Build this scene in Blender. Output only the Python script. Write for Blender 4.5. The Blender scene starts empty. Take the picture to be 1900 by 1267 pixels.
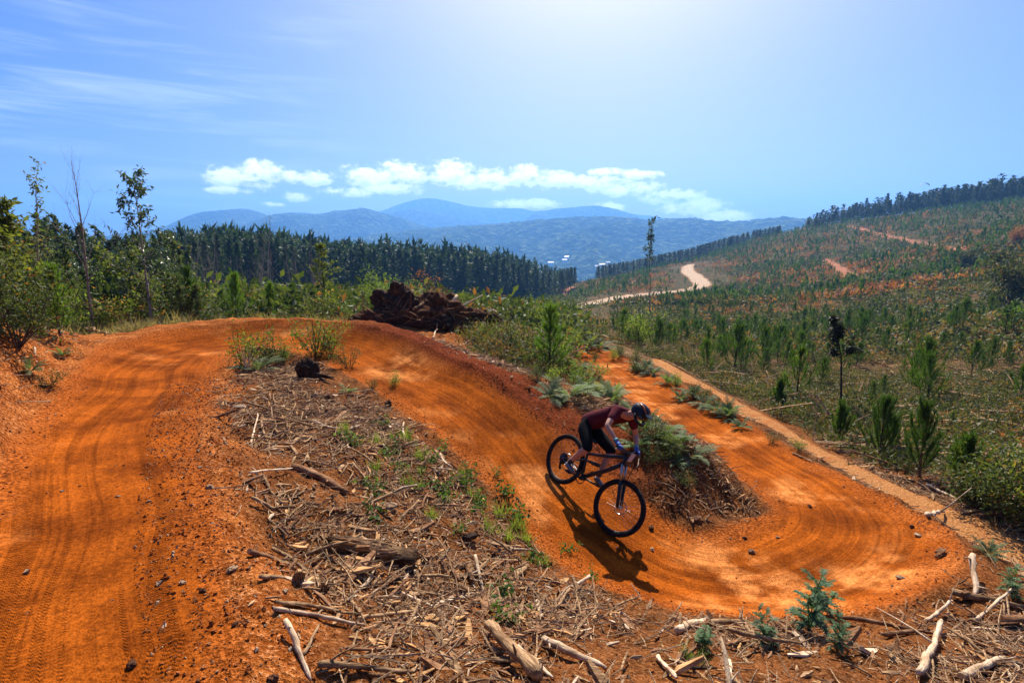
import bpy, math, random
import numpy as np
from mathutils import Vector, Matrix

sc = bpy.context.scene
COL = sc.collection
rng = np.random.default_rng(7)
random.seed(7)
R = math.radians

# ------------------------------------------------------------------ camera
FPX, W0, H0, HORIZON = 1000.0, 1900.0, 1267.0, 450.0
PITCH = math.atan((H0 / 2 - HORIZON) / FPX)
CZ = 1.75                                   # eye height over the soil at the photographer's feet
cam = bpy.data.cameras.new('camera')
cam.sensor_width = 36.0
cam.lens = 36.0 * FPX / W0
cam.clip_start, cam.clip_end = 0.05, 60000.0
camo = bpy.data.objects.new('camera', cam)
COL.objects.link(camo)
camo.location = (0, 0, CZ)
camo.rotation_euler = (math.pi / 2 - PITCH, 0, 0)
sc.camera = camo

# ------------------------------------------------------------------ sky, sun, exposure
SUN_EL, SUN_AZ = R(46.0), R(9.0)           # azimuth clockwise from +Y
sc.view_settings.view_transform = 'Standard'
sc.view_settings.look = 'None'
sc.view_settings.gamma = 1.0
sc.view_settings.exposure = 1.1
sc.view_settings.use_curve_mapping = False
sc.render.engine = 'CYCLES'
sc.cycles.use_denoising = True
sc.cycles.max_bounces = 5
sc.cycles.diffuse_bounces = 2
sc.cycles.glossy_bounces = 2
sc.cycles.transmission_bounces = 3
sc.cycles.volume_bounces = 1
sc.cycles.transparent_max_bounces = 8
sc.cycles.sample_clamp_indirect = 6.0

world = bpy.data.worlds.new('World')
sc.world = world
world.use_nodes = True


class NT:
    """tiny node-tree writer"""
    def __init__(s, tree):
        s.t = tree
        tree.nodes.clear()

    def n(s, typ, **kw):
        nd = s.t.nodes.new(typ)
        for k, v in kw.items():
            if k.startswith('i_'):
                key = k[2:]
                key = int(key) if key.isdigit() else key.replace('_', ' ')
                s.put(nd.inputs[key], v)
            else:
                setattr(nd, k, v)
        return nd

    def put(s, sock, v):
        if isinstance(v, bpy.types.NodeSocket):
            s.t.links.new(v, sock)
        elif isinstance(v, bpy.types.Node):
            s.t.links.new(v.outputs[0], sock)
        else:
            if isinstance(v, (tuple, list)) and len(v) == 3 and sock.type == 'RGBA':
                v = (*v, 1.0)
            sock.default_value = v

    def m(s, op, a, b=0.0, c=0.0, clamp=False):
        nd = s.t.nodes.new('ShaderNodeMath')
        nd.operation = op
        nd.use_clamp = clamp
        s.put(nd.inputs[0], a)
        s.put(nd.inputs[1], b)
        s.put(nd.inputs[2], c)
        return nd.outputs[0]

    def ramp(s, v, lo, hi, a=0.0, b=1.0):
        nd = s.n('ShaderNodeMapRange', interpolation_type='SMOOTHSTEP')
        s.put(nd.inputs['Value'], v)
        for k, x in zip(('From Min', 'From Max', 'To Min', 'To Max'), (lo, hi, a, b)):
            s.put(nd.inputs[k], x)
        return nd.outputs[0]

    def mix(s, f, a, b, blend='MIX'):
        nd = s.n('ShaderNodeMix', data_type='RGBA', blend_type=blend)
        s.put(nd.inputs[0], f)
        s.put(nd.inputs[6], a)
        s.put(nd.inputs[7], b)
        return nd.outputs[2]

    def noise(s, vec, scale, detail=4.0, rough=0.55, dist=0.0):
        nd = s.n('ShaderNodeTexNoise')
        if vec is not None:
            s.put(nd.inputs['Vector'], vec)
        nd.inputs['Scale'].default_value = scale
        nd.inputs['Detail'].default_value = detail
        nd.inputs['Roughness'].default_value = rough
        nd.inputs['Distortion'].default_value = dist
        return nd.outputs[0]


def azel(px, py):
    """direction of a photo pixel as (azimuth, elevation)"""
    x, y = (px - W0 / 2) / FPX, (py - H0 / 2) / FPX
    fw = math.cos(PITCH) - y * math.sin(PITCH)
    dn = math.sin(PITCH) + y * math.cos(PITCH)
    return math.atan2(x, fw), math.atan2(-dn, math.hypot(x, fw))


def build_world():
    w = NT(world.node_tree)
    sky = w.n('ShaderNodeTexSky', sky_type='NISHITA', sun_disc=False, sun_elevation=SUN_EL,
              sun_rotation=SUN_AZ, altitude=300.0, air_density=1.0, dust_density=4.0, ozone_density=6.0)
    hs = w.n('ShaderNodeHueSaturation', i_Saturation=1.5, i_Value=1.0, i_Color=w.mix(1.0, sky.outputs[0], (1.03, .92, 1.05), 'MULTIPLY'))
    tc = w.n('ShaderNodeTexCoord')
    sx = w.n('ShaderNodeSeparateXYZ', i_0=tc.outputs['Generated'])
    az = w.m('ARCTAN2', sx.outputs[0], sx.outputs[1])
    el = w.m('ARCSINE', sx.outputs[2])
    cv = w.n('ShaderNodeCombineXYZ', i_0=az, i_1=w.m('MULTIPLY', el, 1.7), i_2=0.0).outputs[0]
    # cumulus bank low over the mountains
    blobs = [(440, 330, 62, 20), (480, 318, 48, 20), (555, 330, 62, 13), (425, 352, 40, 8), (553, 366, 24, 9),
             (690, 328, 62, 22), (650, 357, 46, 10), (745, 322, 62, 20), (720, 350, 60, 12), (835, 322, 52, 22),
             (890, 334, 90, 18), (965, 326, 52, 20), (1040, 334, 58, 16), (975, 378, 62, 9), (1115, 338, 55, 14),
             (1185, 324, 42, 9), (1165, 352, 66, 14), (1240, 364, 60, 13), (1300, 384, 66, 14), (1345, 398, 48, 13),
             (1130, 384, 34, 9), (505, 380, 22, 5), (1120, 320, 34, 7)]
    field = None
    for (px, py, hw, hh) in blobs:
        a0, e0 = azel(px, py)
        a1, _ = azel(px + hw, py)
        _, e1 = azel(px, py - hh)
        u = w.m('MULTIPLY', w.m('SUBTRACT', az, a0), 1.0 / (a1 - a0))
        v = w.m('MULTIPLY', w.m('SUBTRACT', el, e0), 1.0 / (e1 - e0))
        d = w.m('ADD', w.m('MULTIPLY', u, u), w.m('MULTIPLY', v, v))
        g = w.m('SUBTRACT', 1.0, d)
        vl = w.m('ADD', v, 0.5)
        gl = w.m('SUBTRACT', 1.0, w.m('ADD', w.m('MULTIPLY', u, u), w.m('MULTIPLY', vl, vl)))
        under = gl if field is None else w.m('MAXIMUM', under, gl)
        field = g if field is None else w.m('MAXIMUM', field, g)
    field = w.m('MAXIMUM', field, -3.0)
    n1 = w.noise(cv, 26.0, 8.0, 0.6, 0.35)
    n2 = w.noise(cv, 70.0, 5.0, 0.6, 0.2)
    dens = w.m('ADD', field, w.m('ADD', w.m('MULTIPLY', w.m('SUBTRACT', n1, 0.5), 4.8), w.m('MULTIPLY', w.m('SUBTRACT', n2, 0.5), 2.6)))
    alpha = w.ramp(dens, -0.5, 1.0)
    # cumulus shading painted into the colour: dense undersides grey-blue, sunlit tops and rims white
    base = w.ramp(w.m('ADD', w.m('SUBTRACT', under, field), w.m('MULTIPLY', w.m('SUBTRACT', w.noise(cv, 44.0, 4.0, 0.6), 0.5), 2.2)), -0.15, 0.65)
    core = w.m('MULTIPLY', w.m('MULTIPLY', base, w.ramp(dens, 0.1, 1.0)), 0.85)
    ccol = w.mix(core, (21.0, 19.8, 18.6), (11.5, 12.0, 13.0))
    # high thin cirrus
    mp = w.n('ShaderNodeMapping', i_Vector=cv)
    mp.inputs['Rotation'].default_value = (0, 0, R(-16))
    mp.inputs['Scale'].default_value = (1.3, 9.0, 1.0)
    c1 = w.noise(mp.outputs[0], 2.4, 7.0, 0.6, 0.5)
    c2 = w.noise(cv, 2.0, 2.0, 0.5)
    cir = w.m('MULTIPLY', w.ramp(c1, 0.44, 0.78), w.ramp(c2, 0.40, 0.60))
    cir = w.m('MULTIPLY', cir, w.ramp(az, -0.12, -0.5))
    cir = w.m('MULTIPLY', cir, 0.42)
    col = w.mix(cir, hs, (11.0, 11.6, 12.6))
    col = w.mix(w.m('MULTIPLY', alpha, 0.93), col, ccol)
    bg = w.n('ShaderNodeBackground', i_Color=col, i_Strength=0.056)
    out = w.n('ShaderNodeOutputWorld')
    w.t.links.new(bg.outputs[0], out.inputs['Surface'])


build_world()
world.cycles.sampling_method = 'MANUAL'
world.cycles.sample_map_resolution = 256
sun = bpy.data.lights.new('sun', 'SUN')
sun.energy = 5.0
sun.angle = R(0.53)
sun.color = (1.0, 0.91, 0.77)
suno = bpy.data.objects.new('sun', sun)
COL.objects.link(suno)
SUN_DIR = Vector((math.sin(SUN_AZ) * math.cos(SUN_EL), math.cos(SUN_AZ) * math.cos(SUN_EL), math.sin(SUN_EL)))
suno.rotation_euler = SUN_DIR.to_track_quat('Z', 'Y').to_euler()
suno.location = (0, 0, 60)


# ------------------------------------------------------------------ mesh helpers
def mk(name, V, F, mat=None, parent=None, smooth=True, attrs=None, label=None, cat=None, group=None, kind=None, loc=None, link=True):
    """one mesh object from arrays; F is an (n,3) or (n,4) array, or a list of such arrays"""
    me = bpy.data.meshes.new(name)
    V = np.asarray(V, dtype=np.float32)
    Fs = F if isinstance(F, list) else [F]
    Fs = [np.asarray(f, dtype=np.int32) for f in Fs if len(f)]
    me.vertices.add(len(V))
    me.vertices.foreach_set('co', V.ravel())
    nl = sum(f.size for f in Fs)
    me.loops.add(nl)
    me.loops.foreach_set('vertex_index', np.concatenate([f.ravel() for f in Fs]))
    tot = np.concatenate([np.full(len(f), f.shape[1], dtype=np.int32) for f in Fs])
    start = np.concatenate([[0], np.cumsum(tot)[:-1]]).astype(np.int32)
    me.polygons.add(len(tot))
    me.polygons.foreach_set('loop_start', start)
    me.polygons.foreach_set('loop_total', tot)
    me.polygons.foreach_set('use_smooth', np.full(len(tot), bool(smooth)))
    for k, (typ, dat) in (attrs or {}).items():
        a = me.attributes.new(k, typ, 'POINT')
        dat = np.asarray(dat, dtype=np.float32)
        a.data.foreach_set('color' if 'COLOR' in typ else ('vector' if 'VECTOR' in typ or typ == 'FLOAT2' else 'value'), dat.ravel())
    if mat is not None:
        me.materials.append(mat)
    me.update(calc_edges=True)
    me.validate()
    o = bpy.data.objects.new(name, me)
    if link:
        COL.objects.link(o)
    if parent is not None:
        o.parent = parent
    if loc is not None:
        o.location = loc
    return tag(o, label, cat, group, kind)


def tag(o, label=None, cat=None, group=None, kind=None):
    if label:
        o['label'] = label
    if cat:
        o['category'] = cat
    if group:
        o['group'] = group
    if kind:
        o['kind'] = kind
    return o


def empty(name, loc, label=None, cat=None, group=None):
    o = bpy.data.objects.new(name, None)
    o.empty_display_size = 0.1
    COL.objects.link(o)
    o.location = loc
    return tag(o, label, cat, group)


def copy_tree(o, parent=None):
    c = o.copy()
    COL.objects.link(c)
    c.parent = parent
    for ch in list(o.children):
        copy_tree(ch, c)
    return c


class Geo:
    """collects vertices and triangle/quad faces plus one random tint per piece"""
    def __init__(s):
        s.V, s.T, s.Q, s.C, s.n = [], [], [], [], 0

    def add(s, V, F, tint=None):
        V = np.asarray(V, dtype=np.float32).reshape(-1, 3)
        for f in (F if isinstance(F, list) else [F]):
            f = np.asarray(f, dtype=np.int64)
            if len(f):
                (s.T if f.shape[1] == 3 else s.Q).append(f + s.n)
        s.V.append(V)
        t = random.random() if tint is None else tint
        s.C.append(np.broadcast_to(np.asarray(t, dtype=np.float32), (len(V),)))
        s.n += len(V)
        return s

    def arrays(s):
        V = np.concatenate(s.V)
        F = []
        if s.T:
            F.append(np.concatenate(s.T))
        if s.Q:
            F.append(np.concatenate(s.Q))
        return V, F, np.concatenate(s.C)

    def mk(s, name, mat=None, parent=None, smooth=True, **kw):
        V, F, C = s.arrays()
        return mk(name, V, F, mat, parent, smooth, attrs={'tint': ('FLOAT', C)}, **kw)


def tube(pts, rad, seg=6, cap=True, jit=0.0):
    """tapered tube along a polyline -> V, [quads, tris]"""
    P = np.asarray(pts, dtype=float)
    n = len(P)
    rad = np.broadcast_to(np.asarray(rad, dtype=float), (n,))
    T = np.gradient(P, axis=0)
    T /= np.linalg.norm(T, axis=1)[:, None] + 1e-9
    ref = np.array([0.0, 0, 1]) if abs(T[0][2]) < 0.9 else np.array([1.0, 0, 0])
    V = np.zeros((n, seg, 3))
    ang = np.arange(seg) * 2 * math.pi / seg
    u = np.cross(T[0], ref)
    u /= np.linalg.norm(u)
    for i in range(n):
        u = u - T[i] * np.dot(u, T[i])
        u /= np.linalg.norm(u) + 1e-9
        v = np.cross(T[i], u)
        r = rad[i] * (1 + jit * rng.standard_normal(seg)) if jit else rad[i]
        V[i] = P[i] + (np.cos(ang)[:, None] * u + np.sin(ang)[:, None] * v) * (r[:, None] if jit else r)
    idx = np.arange(n * seg).reshape(n, seg)
    a, b = idx[:-1], idx[1:]
    Q = np.stack([a, np.roll(a, -1, 1), np.roll(b, -1, 1), b], -1).reshape(-1, 4)
    V = V.reshape(-1, 3)
    T3 = np.zeros((0, 3), int)
    if cap:
        V = np.concatenate([V, P[:1], P[-1:]])
        c0, c1 = n * seg, n * seg + 1
        j = np.arange(seg)
        k = (j + 1) % seg
        T3 = np.concatenate([np.stack([np.full(seg, c0), k, j], 1), np.stack([np.full(seg, c1), (n - 1) * seg + j, (n - 1) * seg + k], 1)])
    return V, [Q, T3]


def rots(n, tilt=None, seed=None):
    """n random rotation matrices; tilt limits the lean away from +Z (radians)"""
    g = rng if seed is None else np.random.default_rng(seed)
    yaw = g.uniform(0, 2 * np.pi, n)
    c, s = np.cos(yaw), np.sin(yaw)
    z = np.zeros(n)
    o = np.ones(n)
    Rz = np.stack([np.stack([c, -s, z], -1), np.stack([s, c, z], -1), np.stack([z, z, o], -1)], 1)
    a = g.uniform(-np.pi, np.pi, n) if tilt is None else g.normal(0, tilt, n)
    b = g.uniform(-np.pi, np.pi, n) if tilt is None else g.normal(0, tilt, n)
    ca, sa = np.cos(a), np.sin(a)
    Rx = np.stack([np.stack([o, z, z], -1), np.stack([z, ca, -sa], -1), np.stack([z, sa, ca], -1)], 1)
    cb, sb = np.cos(b), np.sin(b)
    Ry = np.stack([np.stack([cb, z, sb], -1), np.stack([z, o, z], -1), np.stack([-sb, z, cb], -1)], 1)
    return Rx @ Ry @ Rz


def scatter(geo, bases, pos, M, scale, tint=None):
    """copies of the base meshes joined into geo; M (n,3,3), scale (n,) or (n,3)"""
    n = len(pos)
    which = rng.integers(0, len(bases), n)
    scale = np.asarray(scale, dtype=float)
    if scale.ndim == 1:
        scale = np.repeat(scale[:, None], 3, 1)
    tint = rng.random(n) if tint is None else tint
    for k, (bV, bF) in enumerate(bases):
        sel = np.where(which == k)[0]
        if not len(sel):
            continue
        bV = np.asarray(bV, float)
        V = np.einsum('nij,nvj->nvi', M[sel], bV[None] * scale[sel][:, None, :]) + pos[sel][:, None, :]
        off = (np.arange(len(sel)) * len(bV))[:, None, None]
        Fs = [(np.asarray(f)[None] + off).reshape(-1, f.shape[1]) for f in (bF if isinstance(bF, list) else [bF]) if len(f)]
        geo.add(V.reshape(-1, 3), Fs, np.repeat(tint[sel], len(bV)))
    return geo


# ------------------------------------------------------------------ noise
def _hash(ix, iy, s):
    h = (ix.astype(np.int64) * 374761393 + iy.astype(np.int64) * 668265263 + s * 1274126177) & 0xffffffff
    h = ((h ^ (h >> 13)) * 1274126177) & 0xffffffff
    return ((h ^ (h >> 16)) & 0xffff) / 65535.0


def vnoise(x, y, s=0):
    ix, iy = np.floor(x), np.floor(y)
    fx, fy = x - ix, y - iy
    fx = fx * fx * fx * (fx * (fx * 6 - 15) + 10)
    fy = fy * fy * fy * (fy * (fy * 6 - 15) + 10)
    a, b = _hash(ix, iy, s), _hash(ix + 1, iy, s)
    c, d = _hash(ix, iy + 1, s), _hash(ix + 1, iy + 1, s)
    return (a + (b - a) * fx) * (1 - fy) + (c + (d - c) * fx) * fy


def fbm(x, y, oct=4, s=0, gain=0.5):
    t, a, tot = 0.0, 1.0, 0.0
    for i in range(oct):
        t = t + a * (vnoise(x * 2 ** i + 17.3 * i, y * 2 ** i - 9.1 * i, s + i) - 0.5)
        tot += a
        a *= gain
    return t / tot * 2


def sstep(a, b, x):
    t = np.clip((x - a) / (b - a), 0, 1)
    return t * t * (3 - 2 * t)
# ------------------------------------------------------------------ lay of the land
def ray(px, py):
    x, y = (px - W0 / 2) / FPX, (py - H0 / 2) / FPX
    return x, math.cos(PITCH) - y * math.sin(PITCH), -(math.sin(PITCH) + y * math.cos(PITCH))


def PZ(px, py, z):
    """survey point seen at a photo pixel, z metres relative to the eye"""
    x, fw, up = ray(px, py)
    t = z / up
    return (x * t, fw * t, z)


def PRr(px, py, r):
    """survey point seen at a photo pixel, r metres away in plan"""
    x, fw, up = ray(px, py)
    t = r / math.hypot(x, fw)
    return (x * t, fw * t, up * t)


TRACK = [  # centre of the riding line: px, py, z, half width, left edge rise, right edge rise
    (128, 1267, -1.74, .66, .05, .02), (150, 1050, -1.79, .66, .07, .02), (190, 900, -1.86, .68, .09, .0),
    (232, 780, -1.93, .74, .12, .0), (276, 704, -1.98, .90, .16, .0), (312, 664, -2.01, 1.02, .24, .0), (388, 642, -2.04, .95, .30, .02),
    (500, 632, -2.03, .80, .33, .02), (600, 641, -2.10, .80, .36, .02), (690, 668, -2.22, .80, .36, .0),
    (780, 712, -2.38, .82, .30, .0), (870, 765, -2.58, .85, .26, .0), (955, 830, -2.84, .85, .16, .0),
    (1030, 900, -3.07, .85, .10, .02), (1100, 975, -3.25, .85, .04, .06), (1180, 1035, -3.38, .90, .02, .16),
    (1290, 1078, -3.45, .95, .03, .32), (1400, 1086, -3.48, 1.0, .03, .40), (1500, 1064, -3.47, 1.05, .03, .44),
    (1570, 1018, -3.45, 1.0, .03, .38), (1558, 960, -3.45, .82, .02, .20), (1486, 903, -3.50, .80, .02, .08),
    (1400, 852, -3.55, .82, .02, .05), (1310, 795, -3.60, .9, .03, .08), (1220, 735, -3.65, .9, .03, .06),
    (1140, 685, -3.75, .9, .05, .06), (1080, 645, -3.90, .85, .05, .06), (1045, 618, -4.10, .8, .05, .05), (1010, 600, -4.6, .8, .05, .05)]
FOOT = [(1215, 668, -4.75, .34), (1270, 700, -4.65, .34), (1340, 740, -4.55, .34), (1410, 780, -4.45, .34), (1480, 824, -4.35, .34), (1560, 866, -4.2, .34),
        (1650, 908, -4.05, .34), (1730, 946, -3.92, .34), (1800, 978, -3.85, .36), (1850, 1012, -3.85, .38), (1900, 1057, -3.9, .4)]

CPZ = [  # px, py, z  (near ground)
    (560, 1000, -2.10), (700, 1150, -2.15), (800, 1000, -2.58), (900, 1050, -2.72), (950, 1130, -2.66), (700, 850, -2.35), (500, 800, -2.05),
    (600, 720, -2.15), (850, 850, -2.65), (940, 950, -2.92), (480, 690, -2.02), (1100, 1100, -3.02), (1200, 1160, -2.92), (1000, 1267, -2.2),
    (1300, 1267, -2.45), (1600, 1267, -2.55), (1850, 1267, -2.6), (1850, 1160, -2.95), (700, 1267, -1.95), (480, 1100, -1.90), (450, 900, -1.95),
    (1400, 1160, -3.0), (1560, 1160, -2.98), (1700, 1135, -3.02), (1760, 1060, -3.06), (1738, 992, -3.14), (1660, 935, -3.32), (1500, 848, -3.55),
    (0, 1010, -1.50), (0, 880, -1.14), (60, 800, -1.24), (0, 720, -.76), (100, 705, -1.30), (150, 655, -1.50), (50, 660, -1.0), (200, 620, -1.75),
    (0, 640, -.95), (100, 612, -1.42), (160, 760, -1.75),
    (800, 642, -1.99), (930, 695, -2.27), (1005, 740, -2.58), (700, 613, -1.75), (620, 600, -1.68), (500, 592, -1.68), (400, 593, -1.68), (300, 604, -1.72),
    (1210, 790, -2.80), (1290, 842, -2.95), (1310, 900, -3.22), (1345, 935, -3.44), (1250, 925, -3.15), (1262, 990, -3.38), (1180, 860, -2.92),
    (1120, 770, -2.82), (1050, 715, -2.75), (1000, 665, -2.75), (950, 640, -2.55), (1060, 655, -3.45), (1130, 720, -3.3),
    (1400, 782, -3.62), (1280, 712, -3.72), (1190, 668, -3.85)]
CPR = [  # px, py, plan distance (beyond the trail)
    (1050, 600, 62), (1130, 615, 48), (1200, 640, 36), (1300, 680, 27), (1400, 720, 22), (1500, 760, 18.5), (1600, 800, 16), (1700, 850, 13.5), (1850, 920, 10.5),
    (1900, 800, 16), (1900, 700, 28), (1900, 600, 55), (1900, 520, 100), (1700, 700, 33), (1700, 600, 75), (1700, 520, 160), (1500, 650, 48),
    (1500, 580, 95), (1500, 515, 200), (1300, 600, 80), (1300, 548, 175), (1150, 570, 110), (1050, 577, 115), (1100, 548, 190), (1280, 490, 330),
    (1180, 515, 280), (1100, 525, 280), (1050, 540, 240), (1350, 470, 380), (1450, 436, 420), (1540, 417, 450), (1700, 396, 430), (1900, 372, 400),
    (1700, 450, 270), (1850, 450, 210), (1600, 480, 250),
    (350, 566, 90), (450, 564, 110), (600, 567, 130), (750, 570, 150), (900, 576, 180), (1000, 572, 220),
    (300, 592, 22), (450, 580, 22), (600, 582, 22), (300, 578, 42), (600, 576, 45), (100, 592, 22), (0, 604, 16), (0, 590, 40), (60, 570, 80),
    (760, 592, 20), (880, 600, 20), (960, 606, 22), (800, 584, 40), (920, 584, 50), (1010, 588, 70)]
CPH = [  # px column, plan distance, z: ground hidden behind the crests
    (150, 14.0, -1.95), (200, 14.6, -2.0), (250, 15.0, -2.06), (300, 15.2, -2.1), (350, 15.2, -2.1), (400, 15.0, -2.1), (450, 14.8, -2.06), (500, 14.6, -2.05), (560, 14.4, -2.05), (620, 14.0, -2.05), (700, 13.0, -2.12), (800, 12.2, -2.28), (870, 11.6, -2.38), (930, 11.0, -2.5),
    (1000, 10.6, -2.72), (850, 14.5, -2.5), (700, 15.5, -2.3)]
CPW = [  # plan polar: azimuth deg, distance, z   (out of the picture, and far away)
    (-70, 3, -1.3), (-70, 10, -1.0), (-70, 40, -3), (-70, 200, -22), (70, 3, -2.6), (70, 10, -4.6), (70, 40, -5), (70, 200, 12),
    (150, 2, -1.6), (-150, 2, -1.6), (150, 10, -.5), (-150, 10, -.2), (150, 100, 8), (-150, 100, 8), (0, 1.2, -1.74), (-35, 1.2, -1.7), (35, 1.2, -1.78), (75, 1.2, -1.7), (-75, 1.2, -1.65),
    (-60, 600, -70), (-25, 600, -85), (-5, 600, -95), (10, 700, -95), (20, 900, -70), (35, 700, 10), (55, 700, 20), (90, 700, 30), (180, 700, 30), (-90, 700, -30), (-180, 700, 30)] + \
    [(a, 2200, -115) for a in (-60, -30, -10, 8, 20, 45)] + [(a, 7000, -115) for a in (-180, -120, -60, -30, 0, 30, 60, 120, 180)] + [(a, 2200, -60) for a in (-180, -110, 90, 180)]


def catmull(P, step):
    P = np.asarray(P, float)
    P = np.concatenate([2 * P[:1] - P[1:2], P, 2 * P[-1:] - P[-2:-1]])
    out = []
    for i in range(1, len(P) - 2):
        n = max(2, int(np.linalg.norm(P[i + 1, :2] - P[i, :2]) / step))
        t = (np.arange(n) / n)[:, None]
        a, b, c, d = P[i - 1], P[i], P[i + 1], P[i + 2]
        out.append(.5 * (2 * b + (c - a) * t + (2 * a - 5 * b + 4 * c - d) * t * t + (3 * b - a - 3 * c + d) * t ** 3))
    out.append(P[-2:-1])
    return np.concatenate(out)


def tps_fit():
    pts = [PZ(*c) for c in CPZ] + [PRr(*c) for c in CPR]
    for az, r, z in CPW:
        pts.append((r * math.sin(R(az)), r * math.cos(R(az)), z))
    for px, r, z in CPH:
        x, fw, up = ray(px, HORIZON)
        k = r / math.hypot(x, fw)
        pts.append((x * k, fw * k, z))
    for c in TRACK:
        pts.append(PZ(*c[:3]))
    for c in FOOT:
        pts.append(PZ(*c[:3]))
    pts = np.array(pts)
    r = np.hypot(pts[:, 0], pts[:, 1])
    U = np.stack([np.arctan2(pts[:, 0], pts[:, 1]), np.log(r)], 1)
    s = (pts[:, 2] + 1.8) / r
    d = np.linalg.norm(U[:, None] - U[None], axis=2)
    K = np.where(d > 0, d * d * np.log(d + 1e-12), 0) + np.eye(len(U)) * 2e-4
    n = len(U)
    A = np.zeros((n + 3, n + 3))
    A[:n, :n] = K
    A[:n, n] = 1
    A[:n, n + 1:] = U
    A[n:, :n] = A[:n, n:].T
    w = np.linalg.solve(A, np.concatenate([s, [0, 0, 0]]))
    return U, w


TPS_U, TPS_W = tps_fit()


def tps(X, Y):
    r = np.maximum(np.hypot(X, Y), .35)
    th, lr = np.arctan2(X, Y), np.log(np.maximum(r, 1.0))
    out = np.empty(X.shape)
    for a in range(0, len(X), 60000):
        b = slice(a, a + 60000)
        d2 = (th[b, None] - TPS_U[None, :, 0]) ** 2 + (lr[b, None] - TPS_U[None, :, 1]) ** 2
        out[b] = (.5 * d2 * np.log(d2 + 1e-12)) @ TPS_W[:-3] + TPS_W[-3] + TPS_W[-2] * th[b] + TPS_W[-1] * lr[b]
    return out * r - 1.8


def poly3(pts, extra):
    return catmull(np.array([list(PZ(*p[:3])) + list(p[3:]) for p in pts]), extra)


TR = poly3(TRACK, .06)
# let the trail run on behind the photographer
TR = np.concatenate([np.stack([np.linspace(-.8, TR[0, 0], 40), np.linspace(-2.6, TR[0, 1] - .05, 40)] + [np.full(40, v) for v in TR[0, 2:]], 1), TR])
FT = poly3(FOOT, .08)


def near_line(X, Y, L, reach):
    """arc length, signed distance (left +) and nearest sample index of a polyline"""
    seg = np.hypot(*np.diff(L[:, :2], axis=0).T)
    S = np.concatenate([[0], np.cumsum(seg)])
    T = np.gradient(L[:, :2], axis=0)
    T /= np.linalg.norm(T, axis=1)[:, None]
    idx = np.zeros(len(X), int)
    dist = np.full(len(X), 1e9)
    lo, hi = L[:, :2].min(0) - reach, L[:, :2].max(0) + reach
    ok = np.where((X > lo[0]) & (X < hi[0]) & (Y > lo[1]) & (Y < hi[1]))[0]
    for a in range(0, len(ok), 20000):
        b = ok[a:a + 20000]
        d2 = (X[b, None] - L[None, :, 0]) ** 2 + (Y[b, None] - L[None, :, 1]) ** 2
        i = d2.argmin(1)
        idx[b] = i
        dist[b] = np.sqrt(d2[np.arange(len(b)), i])
    dx, dy = X - L[idx, 0], Y - L[idx, 1]
    sgn = T[idx, 0] * dy - T[idx, 1] * dx
    along = T[idx, 0] * dx + T[idx, 1] * dy
    perp = np.where(np.abs(along) < .12 * np.maximum(1, np.abs(sgn)), sgn, np.sign(sgn) * dist)
    return S[idx] + along, np.where(dist < 1e8, perp, 1e9), idx


def land(X, Y, full=False):
    """height of the ground (relative to the eye); with full=True also the zone masks"""
    X, Y = np.atleast_1d(np.asarray(X, float)), np.atleast_1d(np.asarray(Y, float))
    z = tps(X, Y)
    r = np.hypot(X, Y)
    if not full and (r > 70).all():
        return z + r * .0016 * fbm(X / (1 + r * .05), Y / (1 + r * .05), 3, 3) + .35 * fbm(X * .22, Y * .22, 3, 4)
    s, d, i = near_line(X, Y, TR, 6)
    tr = TR[i]
    hw, ad = tr[:, 3], np.abs(d)
    wob = .10 * fbm(X * 1.3, Y * 1.3, 3, 5)
    u = np.clip(ad / hw, 0, 1.0)
    rise = np.where(d > 0, tr[:, 4], tr[:, 5])
    prof = tr[:, 2] + rise * u ** 1.7
    k = 1 - sstep(.96, 1.9 - .55 * sstep(24, 25.5, s), ad / hw)
    z = z * (1 - k) + prof * k
    m_track = (1 - sstep(.92, 1.12, (ad + wob) / hw))
    # loose red wall above the riding line on the outside of the descent
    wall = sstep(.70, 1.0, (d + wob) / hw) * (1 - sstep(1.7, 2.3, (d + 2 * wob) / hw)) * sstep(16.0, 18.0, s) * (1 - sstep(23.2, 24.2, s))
    s2, d2, i2 = near_line(X, Y, FT, 4)
    ft = FT[i2]
    a2 = np.abs(d2) / ft[:, 3]
    k2 = 1 - sstep(1.0, 2.6, a2)
    z = z * (1 - k2) + ft[:, 2] * k2
    m_foot = 1 - sstep(.85, 1.15, a2 + wob)
    rough = (1 - .93 * m_track) * (1 - .85 * m_foot)
    far = sstep(14, 60, r)
    z = z + rough * (1 - far) * (.07 * fbm(X * 1.1, Y * 1.1, 3, 1) + .055 * fbm(X * 4.1, Y * 4.1, 4, 2) * (r < 30))
    bankm = (d > 0) * (d < 1e8) * sstep(.9, 1.3, ad / hw) * (1 - sstep(15, 18, s)) * (r < 12)
    z = z + bankm * (.13 * fbm(X * 2.2, Y * 2.2, 4, 21) + .07 * fbm(X * 7, Y * 7, 3, 22))
    z = z + m_track * .012 * fbm(X * 2.3, Y * 2.3, 3, 8)
    z = z + far * r * .0016 * fbm(X / (1 + r * .05), Y / (1 + r * .05), 3, 3) + far * .35 * fbm(X * .22, Y * .22, 3, 4)
    if not full:
        return z
    return z, dict(track=m_track, foot=m_foot, wall=wall, s=s, d=d, s2=s2, d2=d2, hw=hw)


def land1(x, y):
    return float(land([x], [y])[0]) + CZ


_RT = np.concatenate([np.geomspace(1.2, 60, 190), np.geomspace(61.5, 1500, 110)])


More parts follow.
